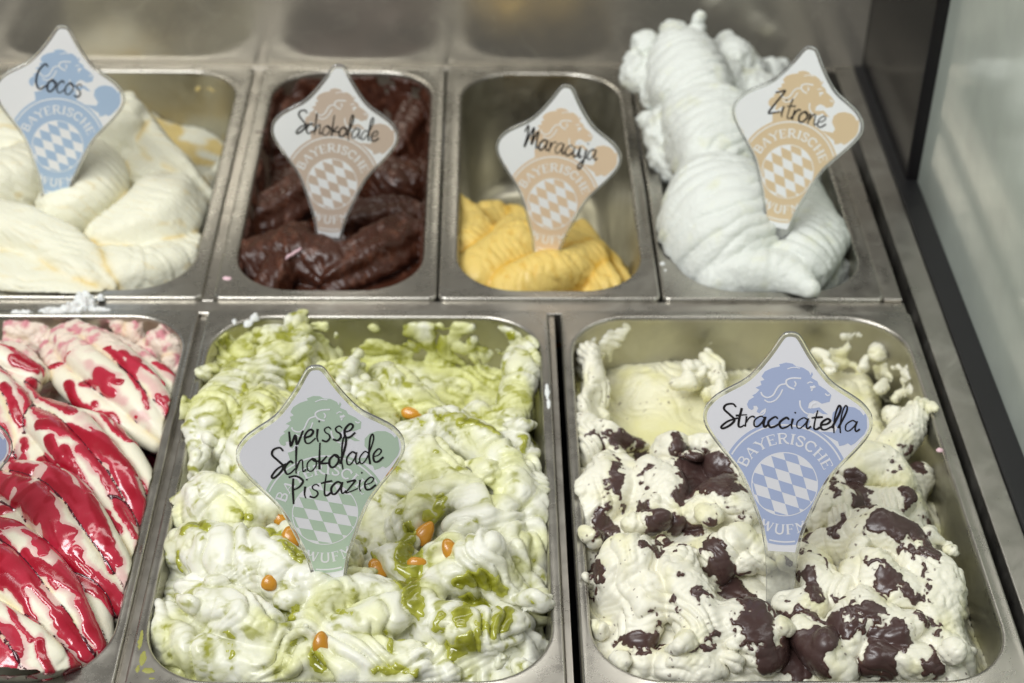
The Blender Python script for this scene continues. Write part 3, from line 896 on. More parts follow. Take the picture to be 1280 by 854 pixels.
LOB = [
    [(225, 682, -6, 15), (280, 690, 2, 19), (345, 712, 4, 17), (395, 735, 0, 12)], [(250, 740, -8, 14), (305, 772, -2, 17), (352, 795, -6, 13)],
    [(205, 780, -14, 14), (260, 820, -12, 16), (330, 845, -14, 14)], [(225, 640, -8, 14), (262, 632, 2, 18), (300, 655, 2, 14)],
    [(258, 560, -10, 15), (275, 520, -2, 19), (305, 478, -6, 16)], [(300, 590, -2, 15), (330, 540, 4, 17), (335, 500, 0, 15)],
    [(325, 470, -8, 14), (345, 440, -4, 13), (330, 425, -2, 8), (352, 420, 0, 7)], [(360, 460, -10, 13), (375, 430, -6, 11), (372, 405, 0, 7), (378, 388, 3, 4)],
    [(480, 470, -18, 11), (498, 492, -8, 15), (535, 512, -12, 12), (570, 520, -18, 9)], [(505, 545, -4, 10), (560, 540, 2, 13), (610, 570, 4, 14), (640, 620, 0, 12)],
    [(600, 510, -14, 10), (640, 520, -8, 11), (655, 470, -10, 12), (662, 430, -10, 9)], [(645, 560, -8, 11), (662, 630, -8, 11), (668, 700, -10, 11), (664, 770, -16, 10)],
    [(620, 640, 0, 11), (640, 690, -2, 11), (645, 745, -8, 10)], [(555, 790, -4, 15), (610, 800, 0, 16), (650, 788, -10, 12)],
    [(580, 720, 4, 14), (605, 700, 10, 17), (630, 730, 0, 12)], [(430, 790, -4, 12), (490, 780, 2, 14), (535, 755, 2, 10), (552, 720, 4, 7)],
    [(385, 790, -4, 9), (420, 745, 4, 11), (470, 740, 6, 9), (520, 752, 4, 8)], [(500, 650, -2, 12), (530, 620, 4, 13), (560, 610, 4, 13), (590, 640, 2, 12)],
    [(500, 600, 0, 12), (525, 575, 6, 14), (545, 600, 4, 12)], [(490, 690, 0, 11), (520, 720, -2, 10), (555, 690, 2, 12)],
    [(320, 640, -2, 14), (370, 620, 2, 15), (400, 660, 0, 13)], [(300, 700, -2, 12), (370, 680, 2, 13), (430, 690, 2, 12)],
    [(370, 530, 0, 15), (420, 520, 0, 15), (460, 560, -2, 14)], [(400, 820, -8, 14), (460, 832, -6, 14), (520, 838, -8, 12)],
    [(560, 838, -14, 10), (600, 840, -14, 9)], [(425, 470, -12, 13), (445, 490, -8, 13), (470, 520, -8, 12)], [(570, 660, 2, 12), (600, 650, 4, 12)]]
for lb in LOB:
    I.lobe(PW(*lb), k=4.0)
R = I.rng
for _ in range(80):                                         # small curls and tongues of the stirred surface
    px, py = R.uniform(215, 675), R.uniform(430, 845)
    if px > 450 and py < 500: continue
    z = R.uniform(-6, 8) - 10 * (py > 800)
    a = R.uniform(0, 6.28); l = R.uniform(12, 34); c = R.uniform(-0.9, 0.9); r = R.uniform(3.5, 8.0)
    I.lobe(PW((px, py, z - 4, r * 0.5), (px + l * math.cos(a), py + l * 0.6 * math.sin(a), z + 2, r), (px + 1.8 * l * math.cos(a + c), py + 1.1 * l * math.sin(a + c), z - 3, r * 0.35)), k=1.6, keep=False, n=2)
I.clip(film=lambda X, Y, Z: (3.4 * sstep(-0.25, 0.6, I.noise(12) + 0.7 * I.noise(5)) * sstep(-120, -60, Y) * sstep(40, 90, X) * (1 - sstep(-8, -3, Z)) +
                             1.8 * sstep(0.35, 0.8, I.noise(9))) * sstep(-60, -40, Z) - 1.1)
I.extract(1)
V = I.V
q = fbm(V / 26, 2, 4); q2 = fbm(V / 26 + 40, 2, 6)
fo = folds(V, 0.9, 18, 3.6, 56, 4, 0.62); fo2 = folds(V, 2.2, 6.0, 3.0, 40, 9, 0.7)
act = sstep(-0.6, 0.2, q2)
I.displace(4.2 * (fo - 0.6) * act + 0.7 * (fo2 - 0.6) * sstep(-0.3, 0.3, q) + 0.25 * fbm(V / 4, 2, 5))
V = I.V
d1, d2, li, s_, an = I.lobe_query()
groove = np.clip(d2 - d1, 0, 20)
wp = V + 9 * np.column_stack([fbm(V / 24, 2, 31), fbm(V / 24, 2, 32), fbm(V / 24, 2, 33)])
band = fbm(wp / [16, 10, 10], 4, 14)
upleft = 0.02 + sstep(-190, -120, V[:, 1]) * 0.38 + sstep(60, 20, V[:, 0]) * 0.1 - 0.1 * sstep(150, 200, V[:, 0]) * sstep(-160, -200, V[:, 1])
marb = np.clip(sstep(0.28, 0.75, band + upleft * 0.6) * 0.85 + np.exp(-groove / 1.6) * sstep(0.1, 0.6, fbm(V / 30, 2, 18) + 0.15) * 0.7, 0, 0.9)
fine = sstep(0.25, 0.6, fbm(wp / [7, 4, 4], 3, 24)) * sstep(0.0, 0.5, band + upleft)
crease = np.exp(-fo / 0.32) * act * sstep(-0.35, 0.35, fbm(V / 38, 2, 61) + upleft)
strand = np.exp(-np.abs(fbm(wp / [30, 30, 14], 2, 71)) / 0.09) * sstep(-0.5, 0.2, fbm(V / 36, 2, 73) + upleft)
marb = np.clip(marb * 0.8 + 0.35 * strand + 0.5 * fine + 0.7 * crease + 0.25 * np.exp(-fo2 / 0.35) * sstep(-0.1, 0.4, band + upleft), 0, 0.95)
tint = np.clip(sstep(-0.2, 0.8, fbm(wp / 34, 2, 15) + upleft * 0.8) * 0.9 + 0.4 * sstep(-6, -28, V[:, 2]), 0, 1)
green = I.strokes([
    [(500, 620, 12), (512, 660, 16), (505, 700, 22), (515, 745, 22), (525, 765, 14)], [(498, 640, 8), (545, 645, 12)], [(545, 650, 14), (550, 625, 8)], [(525, 690, 14), (512, 730, 24)],
    [(575, 725, 18), (600, 722, 24), (625, 735, 16), (632, 770, 20), (618, 785, 18)], [(585, 750, 18), (578, 775, 18)], [(600, 755, 16), (600, 780, 14)],
    [(560, 805, 12), (590, 800, 22), (570, 815, 18)], [(545, 790, 6), (552, 770, 12)], [(365, 800, 9), (362, 770, 8), (372, 755, 9)], [(395, 820, 18), (400, 835, 16), (392, 805, 6)],
    [(290, 815, 9), (283, 790, 6)], [(230, 665, 10), (245, 655, 18), (262, 660, 9)], [(222, 690, 6), (232, 715, 6)], [(300, 640, 8), (340, 665, 10), (365, 690, 14), (385, 700, 8)],
    [(470, 835, 9), (520, 840, 8)], [(480, 795, 8), (490, 815, 8)], [(545, 520, 10), (590, 528, 14), (620, 540, 8)], [(510, 520, 12), (530, 530, 8)], [(570, 508, 7), (600, 525, 8)],
    [(500, 590, 9), (490, 570, 10)], [(445, 770, 5), (420, 760, 5)], [(615, 425, 6), (640, 420, 10)], [(455, 690, 10), (470, 700, 8)], [(655, 565, 7), (652, 545, 6)], [(665, 750, 5), (668, 700, 5)],
    [(350, 575, 8), (345, 610, 6)], [(545, 565, 7)], [(305, 480, 6), (300, 510, 5)], [(500, 800, 10)]], edge=1.6, cell=8, wide=1.2, fine=0.5, rag=3.0, ragcell=12)
gv, gq = I.layer(green, 0.7, 2.0, 0.25); green_edge = I.edge
marb = np.maximum(marb, 0.55 * sstep(-3.0, -0.2, green))
T = ice_thing('ice_cream', 'white chocolate ice cream stirred with green pistachio sauce and nuts', loc=(122, -195, -62))
link('scooped_mass', mesh('scooped_mass', V, I.Q, attrs={'tint': tint, 'marb': marb}), M_WEISSE, T)
add_layers(gv, gq, M_PIST, T, 'sauce_streak', 'sauce_drops', 200, edge=green_edge)
ICE_WEISSE = I


def nut(I, px, py, lx, ly, ang, parent):
    p = I.hit(px, py); sc = CAM_F / np.linalg.norm(p - CAM_POS)
    bmv = []; F = []
    nu, nv = 14, 9
    for j in range(nv + 1):
        th = math.pi * j / nv
        for i in range(nu):
            ph = 2 * math.pi * i / nu
            r = math.sin(th) ** 0.85 * (1 + 0.10 * math.sin(2 * ph + 1) + 0.06 * math.sin(3 * ph))
            bmv.append((r * math.cos(ph) * 0.5 * ly * (1 + 0.25 * math.cos(th)), -math.cos(th) * 0.5 * lx, r * math.sin(ph) * 0.42 * ly))
    for j in range(nv):
        for i in range(nu):
            F.append([j * nu + i, j * nu + (i + 1) % nu, (j + 1) * nu + (i + 1) % nu, (j + 1) * nu + i])
    B = np.array(bmv) / sc * 1.12
    B = B * (1 + 0.10 * perlin(B / 2.6 + px, 3))[:, None]
    c, s2 = math.cos(ang), math.sin(ang)
    # the long axis lies in the plane that faces the viewer's side of the heap
    right = np.array([1.0, 0, 0]); up = np.array([0, 0.75, 0.66]); out = np.cross(right, up)
    ax = right * c + up * s2; bx = -right * s2 + up * c
    Vn = p + (-ray(px, py)) * 0.6 + np.outer(B[:, 1], ax) + np.outer(B[:, 0], bx) + np.outer(B[:, 2], out)
    link('nut', mesh('nut', Vn, F), M_NUT, parent)


for px, py, lx, ly, an_ in ((515, 517, 24, 12, -0.1), (490, 590, 16, 12, 0.3), (351, 648, 18, 14, 1.7), (363, 672, 25, 19, 1.8), (337, 728, 19, 16, 1.4), (531, 667, 30, 18, 1.0),
                            (562, 686, 25, 16, 2.0), (472, 711, 26, 18, 2.2), (521, 704, 22, 13, 0.1), (401, 803, 25, 16, 1.5)):
    nut(I, px, py, lx, ly, an_, T)

# ================================================================= 7 stracciatella
M_STRAC = ice('stracciatella_ice', (0.82, 0.80, 0.67), (0.74, 0.71, 0.38), (0.10, 0.06, 0.05), rough=0.40, bump=0.16, sss=0.14, coat=0.04)
M_CHOC = ice('chocolate_coating', (0.066, 0.036, 0.032), (0.085, 0.038, 0.026), rough=0.27, sss=0.0, bump=0.10, bscale=150, coat=0.1, spec=0.5)
I = Ice('strac', -66, 44, 0.95, 71, pad=8, over=1.2).warp((8, 30), (4.2, 13))
UND = I.noise(36)[:, :, 60] + 0.7 * I.noise(16)[:, :, 50]
I.ground(lambda X, Y: -9 + 6 * UND - 34 * sstep(-185, -140, Y) - 14 * sstep(-345, -368, Y) - 26 * sstep(478, 500, X), k=4)
LOB = [
    [(745, 650, -12, 13), (755, 610, -2, 16), (760, 585, -4, 13)], [(790, 600, -4, 15), (820, 625, 0, 15), (815, 640, -2, 13)], [(775, 760, -10, 13), (785, 710, 4, 18), (800, 690, 6, 15)],
    [(795, 790, -8, 14), (810, 745, 2, 17)], [(835, 700, 2, 13), (855, 720, 8, 15), (875, 770, 4, 16), (885, 810, -4, 13)], [(860, 640, -2, 13), (900, 625, 4, 15), (925, 640, 0, 13)],
    [(900, 700, 2, 12), (915, 680, 4, 13), (930, 690, 0, 12)], [(900, 780, 2, 14), (935, 790, 2, 15), (950, 820, -6, 12)], [(830, 565, -8, 13), (850, 545, -8, 13), (880, 560, -8, 13)],
    [(790, 540, -16, 12), (760, 545, -14, 12)], [(735, 510, -14, 10), (745, 480, -12, 10), (738, 440, -8, 9)], [(735, 560, -10, 9), (740, 530, -12, 9)],
    [(1040, 680, 0, 13), (1075, 665, 6, 16), (1120, 680, 6, 15), (1150, 690, 0, 13)], [(1070, 720, 0, 14), (1110, 735, 4, 15), (1140, 745, 0, 13)],
    [(1150, 705, 2, 15), (1178, 745, -4, 18), (1165, 800, -18, 15)], [(1060, 790, 0, 15), (1090, 770, 4, 16), (1120, 790, -2, 15)], [(1000, 790, -2, 14), (1030, 810, -2, 15), (1050, 830, -8, 13)],
    [(1100, 820, -8, 14), (1140, 830, -12, 13), (1180, 835, -20, 10)], [(1060, 600, -6, 14), (1085, 580, -4, 14), (1110, 600, -8, 13)], [(1080, 630, -4, 13), (1110, 625, -4, 13)],
    [(1110, 560, -16, 12), (1130, 540, -14, 12), (1150, 520, -10, 8), (1168, 522, -6, 5)], [(1130, 600, -22, 12), (1150, 590, -24, 10)], [(1020, 640, -4, 14), (1050, 630, -2, 14)],
    [(1000, 700, -2, 12), (1020, 730, 2, 13), (1050, 745, 0, 13)], [(980, 760, -2, 12), (1010, 755, 2, 12)], [(900, 590, -6, 14), (940, 600, -4, 14), (980, 620, -4, 14)],
    [(840, 830, -10, 13), (880, 840, -10, 13)], [(760, 800, -16, 10), (800, 825, -14, 11)]]
for lb in LOB:
    I.lobe(PW(*lb), k=2.2)
R = I.rng
for _ in range(80):                                        # torn crumbs and tongues
    px, py = R.uniform(735, 1200), R.uniform(545, 840)
    if px > 1120 and py < 640: continue
    z = R.uniform(-6, 10) - 10 * (py > 805) - 8 * (py < 600)
    a = R.uniform(0, 6.28); l = R.uniform(5, 20); c = R.uniform(-1, 1); r = R.uniform(3.2, 9.0)
    I.lobe(PW((px, py, z - 3, r * 0.6), (px + l * math.cos(a), py + l * 0.6 * math.sin(a), z + 2, r), (px + 1.8 * l * math.cos(a + c), py + 1.1 * l * math.sin(a + c), z - 2, r * 0.4)), k=1.3, keep=False, n=2)
# the smooth hollow left by the scoop
I.lobe(PW((790, 480, 8, 33), (830, 495, 6, 34), (890, 500, 6, 32)), carve=True, k=5, wmul=0.15, flat=1.0)
for _ in range(60):                                        # frayed rim of the hollow, along the far and left walls
    t = R.uniform(0, 1)
    if t < 0.4: px, py = 728 + R.uniform(0, 26), R.uniform(425, 530)
    elif t < 0.65: px, py = R.uniform(840, 900), R.uniform(440, 490)
    else: px, py = R.uniform(1000, 1140), R.uniform(430, 520)
    z = R.uniform(-30, -18); r = R.uniform(2.5, 7)
    I.lobe(PW((px, py, z, r), (px + R.uniform(-8, 8), py - R.uniform(4, 14), z + 3, r * 0.6)), k=2, keep=False)
I.clip(film=lambda X, Y, Z: (4.2 * sstep(-0.2, 0.6, I.noise(13) + 0.7 * I.noise(5)) * sstep(-150, -90, Y) * np.maximum(sstep(330, 290, X), sstep(395, 440, X)) * (1 - sstep(-16, -6, Z)) +
                             1.6 * sstep(0.5, 0.9, I.noise(10))) * sstep(-64, -45, Z) - 1.1)
I.extract(1)
V = I.V
choc = I.strokes([
    [(765, 545, 14), (785, 550, 22), (800, 570, 20), (806, 590, 12)], [(770, 580, 22), (768, 610, 14), (775, 640, 7)], [(752, 655, 26), (758, 672, 18), (745, 668, 14)],
    [(845, 545, 12), (850, 580, 16), (865, 605, 36), (895, 605, 26), (922, 610, 20)], [(870, 590, 30), (850, 620, 22)], [(800, 635, 10), (825, 645, 22), (845, 655, 20), (870, 662, 16)],
    [(820, 665, 18), (835, 680, 12), (805, 685, 10)], [(888, 650, 12), (885, 680, 12), (900, 710, 22), (925, 740, 30), (945, 775, 34), (960, 800, 26)], [(912, 750, 10), (914, 790, 8)],
    [(745, 700, 18), (750, 720, 14)], [(775, 805, 12), (800, 805, 26), (820, 800, 20)], [(810, 765, 6), (826, 785, 8)], [(915, 625, 6), (925, 650, 14)], [(740, 540, 10), (755, 555, 8)],
    [(1000, 640, 8), (995, 660, 20), (1005, 690, 10)], [(1000, 712, 18), (1015, 725, 24), (1025, 745, 14)], [(985, 770, 22), (1010, 765, 14), (1050, 770, 10), (1090, 765, 22), (1105, 768, 8)],
    [(960, 825, 24), (1000, 820, 44), (1030, 800, 30), (1040, 780, 20), (1070, 780, 16)], [(1085, 840, 20), (1105, 815, 30), (1125, 795, 26), (1128, 780, 10)], [(1110, 840, 20)],
    [(1095, 650, 20), (1120, 655, 26), (1150, 668, 18), (1162, 690, 16), (1170, 700, 10)], [(1140, 680, 10), (1146, 690, 8)], [(1092, 700, 9), (1110, 712, 12), (1128, 735, 12)], [(1108, 730, 22)],
    [(1145, 745, 14), (1155, 775, 10), (1168, 820, 8)], [(1160, 715, 6), (1163, 760, 6), (1170, 790, 9)], [(1070, 600, 18), (1075, 620, 22), (1085, 635, 14)], [(1040, 600, 12), (1048, 620, 10)],
    [(1145, 570, 22), (1150, 590, 12)], [(1140, 620, 20), (1135, 630, 12)], [(1160, 655, 14), (1180, 665, 8)], [(1055, 640, 10), (1045, 660, 14)], [(1030, 590, 14), (1020, 610, 8)], [(1170, 835, 22)],
    [(1050, 745, 9), (1070, 760, 6)], [(845, 690, 5), (850, 680, 4)], [(868, 745, 12), (880, 740, 10)], [(872, 805, 10), (890, 800, 8)], [(850, 720, 4), (848, 730, 4)], [(1085, 660, 10)],
    [(960, 640, 12), (970, 680, 10)], [(985, 700, 8)], [(742, 750, 8), (746, 740, 6)],
    [(855, 560, 20), (875, 585, 40), (905, 595, 30)], [(806, 590, 6), (812, 615, 5)], [(822, 655, 20), (850, 660, 18)], [(940, 760, 26), (985, 805, 16)], [(925, 770, 5), (930, 800, 4)], [(1150, 690, 6), (1158, 720, 5)],
    [(1040, 770, 8), (1060, 790, 7), (1085, 790, 6)], [(1000, 815, 40), (1020, 835, 30)], [(890, 690, 14), (905, 700, 16)], [(775, 560, 6), (760, 590, 5), (752, 640, 5)], [(1120, 670, 18), (1135, 690, 5)], [(1100, 790, 16), (1095, 830, 16)],
    [(1015, 690, 5), (1030, 700, 7), (1040, 715, 5)], [(960, 660, 8), (985, 650, 7)], [(840, 740, 4), (850, 765, 3)], [(1130, 560, 6), (1120, 585, 5)]], edge=1.8, cell=9, wide=1.25, fine=0.9, rag=6.5, ragcell=11)
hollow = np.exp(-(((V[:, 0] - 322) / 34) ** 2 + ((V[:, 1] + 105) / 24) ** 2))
rg = (1 - np.clip(hollow * 1.6, 0, 1)) * (1 - 0.6 * sstep(-1, 1, choc))
fo = folds(V, 0.4, 14, 3.2, 44, 4, 0.6); fo2 = folds(V, 2.0, 6, 3.0, 36, 9, 0.7); q = fbm(V / 24, 2, 14)
I.displace(rg * (2.8 * (fo - 0.6) * sstep(-0.4, 0.3, q) + 0.5 * (fo2 - 0.6) + 1.8 * np.abs(fbm(V / 9, 3, 5)) * sstep(-0.1, 0.4, -q)))
V = I.V
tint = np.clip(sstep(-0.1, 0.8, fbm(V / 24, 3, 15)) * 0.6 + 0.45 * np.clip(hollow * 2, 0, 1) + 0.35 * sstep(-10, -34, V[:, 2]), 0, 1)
sp = perlin(V / 2.6, 77)
fl = np.where((V[:, 1] < -60), (sp - 0.58) * 6 + 2.0 * np.clip(fbm(V / 30, 2, 8), -1, 0.5) * 0.6, -9)
fl = np.where(hollow > 0.5, -9, fl)
cv, cq = I.layer(choc, 0.9, 0.55, 0.35); choc_edge = I.edge
marb = np.maximum(0.9 * sstep(0.0, 0.25, fl), 0.5 * sstep(-0.8, 0.0, choc) )
T = ice_thing('ice_cream', 'white stracciatella ice cream with dark chocolate patches and flecks', loc=(385, -195, -66))
link('scooped_mass', mesh('scooped_mass', V, I.Q, attrs={'tint': tint, 'marb': marb}), M_STRAC, T)
add_layers(cv, cq, M_CHOC, T, 'chocolate_patch', 'chocolate_flecks', 200, edge=choc_edge)
ICE_STRAC = I
# ================================================================= flavour signs
# outline measured on one sign: rows are (distance below the tip, half width), in sign units of 0.522 mm down and 0.459 mm across
UX, UY = 0.459, 0.522
OUT = [(0, 0), (0.6, 5), (2.6, 9), (8, 13.5), (25, 24.4), (44, 38.9), (59, 54), (72, 76), (81.5, 90), (94, 100.5), (106, 103.5), (117, 101), (128, 94.5), (140, 85.5),
       (157, 71), (173, 58.5), (192, 48.5), (211, 40.7), (230, 33.3), (248, 27), (276, 21.5)]
STEM = [(300, 19), (330, 17.5), (400, 16), (440, 14)]


def half_outline(rows, grow=0.0):
    P = catmull([(hw * UX, -v * UY) for v, hw in rows], 5)
    if grow:
        T_ = np.gradient(P, axis=0); T_ /= np.linalg.norm(T_, axis=1, keepdims=True) + 1e-9
        nrm = np.column_stack([-T_[:, 1], T_[:, 0]])
        P = P + nrm * grow; P[0, 0] = 0
    P[:, 0] = np.maximum(P[:, 0], 0)
    return P


LBL = half_outline(OUT, -2.0)                                     # the printed label
PLT = half_outline(OUT + STEM, 0.2)                         # the clear plate and its stem


def closed(P):
    return np.vstack([P, np.column_stack([-P[::-1, 0], P[::-1, 1]])[:-1]])


def half_at(P, y):
    return np.interp(-y, -P[:, 1], P[:, 0])


EC = (0.0, -186.5 * UY)                                     # centre of the round emblem


def r_out(th):
    """distance from the emblem centre to the label edge (elliptic polar coordinates)"""
    t = np.linspace(0, 160, 400)
    x = EC[0] + t * math.cos(th) * UX; y = EC[1] + t * math.sin(th) * UY
    ins = (np.abs(x) < half_at(LBL, y) - 0.15) & (y < -1) & (y > -275 * UY)
    k = int(np.argmin(ins)) if not ins.all() else len(t) - 1
    return t[max(k - 1, 0)]


TH = np.linspace(0, 2 * math.pi, 145)
RO = np.array([r_out(t) for t in TH])


def epol(r, th):
    return (EC[0] + r * math.cos(th) * UX, EC[1] + r * math.sin(th) * UY)


def clip_convex(poly, clipp):
    out = list(poly)
    for i in range(len(clipp)):
        a, b = clipp[i], clipp[(i + 1) % len(clipp)]
        src, out = out, []
        for j in range(len(src)):
            p, q2 = src[j], src[(j + 1) % len(src)]
            sp_ = (b[0] - a[0]) * (p[1] - a[1]) - (b[1] - a[1]) * (p[0] - a[0])
            sq = (b[0] - a[0]) * (q2[1] - a[1]) - (b[1] - a[1]) * (q2[0] - a[0])
            if sp_ >= 0: out.append(p)
            if (sp_ >= 0) != (sq >= 0):
                t = sp_ / (sp_ - sq); out.append((p[0] + (q2[0] - p[0]) * t, p[1] + (q2[1] - p[1]) * t))
        if len(out) < 3: return []
    return out


def tube2d(pts, hw, w0, th, close=False):
    """flat ink line: a low six-sided bead along a 2-D path, sign millimetres"""
    P = np.asarray(pts, float); n = len(P)
    T_ = np.gradient(P, axis=0); T_ /= np.linalg.norm(T_, axis=1, keepdims=True) + 1e-9
    Nn = np.column_stack([-T_[:, 1], T_[:, 0]])
    hw = np.broadcast_to(hw, n)
    V = []; F = []
    for i in range(n):
        for c, wz in ((1, 0.0), (0.75, th * 0.8), (0, th), (-0.75, th * 0.8), (-1, 0.0)):
            V.append((P[i, 0] + Nn[i, 0] * hw[i] * c, P[i, 1] + Nn[i, 1] * hw[i] * c, w0 + wz))
    for i in range(n - 1):
        for k in range(4):
            F.append([i * 5 + k, i * 5 + k + 1, (i + 1) * 5 + k + 1, (i + 1) * 5 + k])
    F.append([0, 1, 2, 3, 4]); F.append([(n - 1) * 5 + k for k in (4, 3, 2, 1, 0)])
    return V, F


class MB:
    def __init__(self): self.V = []; self.F = []
    def add(self, V, F):
        o = len(self.V); self.V += list(V); self.F += [[i + o for i in f] for f in F]
    def poly(self, P, w): self.add([(p[0], p[1], w) for p in P], [list(range(len(P)))])


GLYPH = {
    'a': (1.0, [[(0.75, 0.85), (0.45, 1.0), (0.1, 0.6), (0.15, 0.1), (0.4, 0.05), (0.68, 0.5), (0.8, 0.95), (0.76, 0.35), (0.88, 0.02), (1.1, 0.25)]]),
    'c': (0.78, [[(0.68, 0.82), (0.45, 0.98), (0.08, 0.5), (0.25, 0.02), (0.55, 0.08), (0.88, 0.4)]]),
    'd': (1.0, [[(0.7, 0.8), (0.4, 0.95), (0.06, 0.5), (0.18, 0.03), (0.5, 0.25), (0.8, 1.0), (1.0, 1.85), (0.9, 2.25), (0.74, 1.9), (0.74, 0.7), (0.88, -0.05)]]),
    'e': (0.82, [[(0.1, 0.42), (0.5, 0.55), (0.66, 0.85), (0.42, 1.0), (0.1, 0.6), (0.18, 0.08), (0.48, 0.02), (0.86, 0.35)]]),
    'h': (0.9, [[(0.1, 2.05), (0.12, 1.0), (0.17, -0.05)], [(0.16, 0.25), (0.38, 0.85), (0.58, 0.95), (0.64, 0.5), (0.7, 0.05), (0.92, 0.2)]]),
    'i': (0.42, [[(0.15, 0.95), (0.14, 0.35), (0.24, 0.0)], [(0.2, 1.45), (0.25, 1.56)]]),
    'j': (0.5, [[(0.3, 0.95), (0.32, 0.0), (0.22, -0.75), (0.02, -0.95), (-0.1, -0.6), (0.3, 0.0), (0.58, 0.3)], [(0.32, 1.42), (0.36, 1.52)]]),
    'k': (0.82, [[(0.1, 2.05), (0.12, 1.0), (0.18, -0.02)], [(0.68, 0.98), (0.35, 0.6), (0.16, 0.48), (0.5, 0.42), (0.95, 0.42)]]),
    'l': (0.44, [[(0.05, 0.2), (0.34, 1.5), (0.36, 2.1), (0.2, 2.25), (0.1, 1.6), (0.14, 0.5), (0.28, -0.25)]]),
    'n': (0.9, [[(0.1, 0.95), (0.13, 0.0)], [(0.13, 0.35), (0.38, 0.88), (0.58, 0.9), (0.64, 0.4), (0.74, 0.02), (0.95, 0.2)]]),
    'o': (0.86, [[(0.45, 0.98), (0.1, 0.62), (0.14, 0.1), (0.45, 0.0), (0.76, 0.4), (0.68, 0.85), (0.42, 0.95), (0.62, 0.75), (0.95, 0.72)]]),
    'r': (0.62, [[(0.1, 0.95), (0.14, 0.0)], [(0.14, 0.35), (0.3, 0.8), (0.5, 0.98), (0.68, 0.9)]]),
    's': (0.78, [[(0.66, 0.86), (0.46, 1.03), (0.22, 0.88), (0.3, 0.64), (0.56, 0.44), (0.62, 0.18), (0.4, -0.04), (0.08, 0.08)]]),
    't': (0.66, [[(0.32, 1.75), (0.28, 0.8), (0.32, 0.1), (0.5, 0.0), (0.72, 0.2)], [(0.0, 1.02), (0.35, 1.1), (0.76, 1.16)]]),
    'u': (0.95, [[(0.1, 0.95), (0.1, 0.3), (0.3, 0.0), (0.55, 0.3), (0.65, 0.95), (0.66, 0.3), (0.8, 0.0), (1.0, 0.2)]]),
    'w': (1.08, [[(0.05, 1.05), (0.14, 0.4), (0.24, -0.02), (0.5, 0.75), (0.64, 0.05), (0.88, 0.6), (1.02, 1.05)]]),
    'z': (0.85, [[(0.1, 0.85), (0.4, 0.92), (0.68, 0.95), (0.38, 0.45), (0.1, 0.0), (0.4, 0.06), (0.9, 0.28)]]),
    'C': (1.12, [[(1.0, 1.85), (0.7, 2.05), (0.2, 1.4), (0.15, 0.5), (0.55, 0.0), (1.15, 0.35)]]),
    'S': (1.22, [[(1.12, 1.85), (0.85, 2.12), (0.4, 2.0), (0.32, 1.6), (0.8, 1.1), (1.18, 0.65), (0.95, 0.15), (0.5, -0.2), (0.36, -0.02), (0.75, 0.5), (1.4, 0.85)]]),
    'M': (1.62, [[(0.0, 1.4), (0.22, 2.0), (0.34, 1.2), (0.28, 0.0), (0.58, 1.2), (0.82, 1.85), (0.88, 0.9), (0.92, 0.3), (1.12, 1.2), (1.34, 1.5), (1.36, 0.6), (1.48, 0.02), (1.7, 0.2)]]),
    'Z': (1.1, [[(0.15, 1.8), (0.6, 1.95), (0.98, 2.05), (0.5, 1.0), (0.08, -0.02), (0.55, 0.05), (1.1, 0.22)]]),
    'P': (1.02, [[(0.32, 1.75), (0.34, 0.9), (0.46, -0.35)], [(0.0, 1.85), (0.5, 1.9), (0.98, 1.5), (0.8, 1.05), (0.45, 0.82), (0.28, 0.75)]])}


def handwriting(mb, text, x0, x1, base, xh, slope=0.0, hw=0.60, w0=0.40):
    """writes text between x0 and x1 (sign units), baseline at 'base' units below the tip"""
    adv = sum(GLYPH[c][0] for c in text); sx = (x1 - x0) / adv
    x = x0; k = 0; rnd = random.Random(len(text) * 31)
    for c in text:
        a, strokes = GLYPH[c]
        j = rnd.uniform(-0.06, 0.06)
        for st in strokes:
            P = [((x + (px + 0.12 * py) * sx) * UX, -(base - (py + j) * xh + slope * (x - x0)) * UY) for px, py in st]
            P = catmull(P, 7)
            press = hw * (0.9 + 0.25 * np.sin(np.linspace(0, 3.1, len(P)) + k))
            mb.add(*tube2d(P, press, w0 + 0.012 * (k % 5), 0.10)); k += 1
        x += a * sx


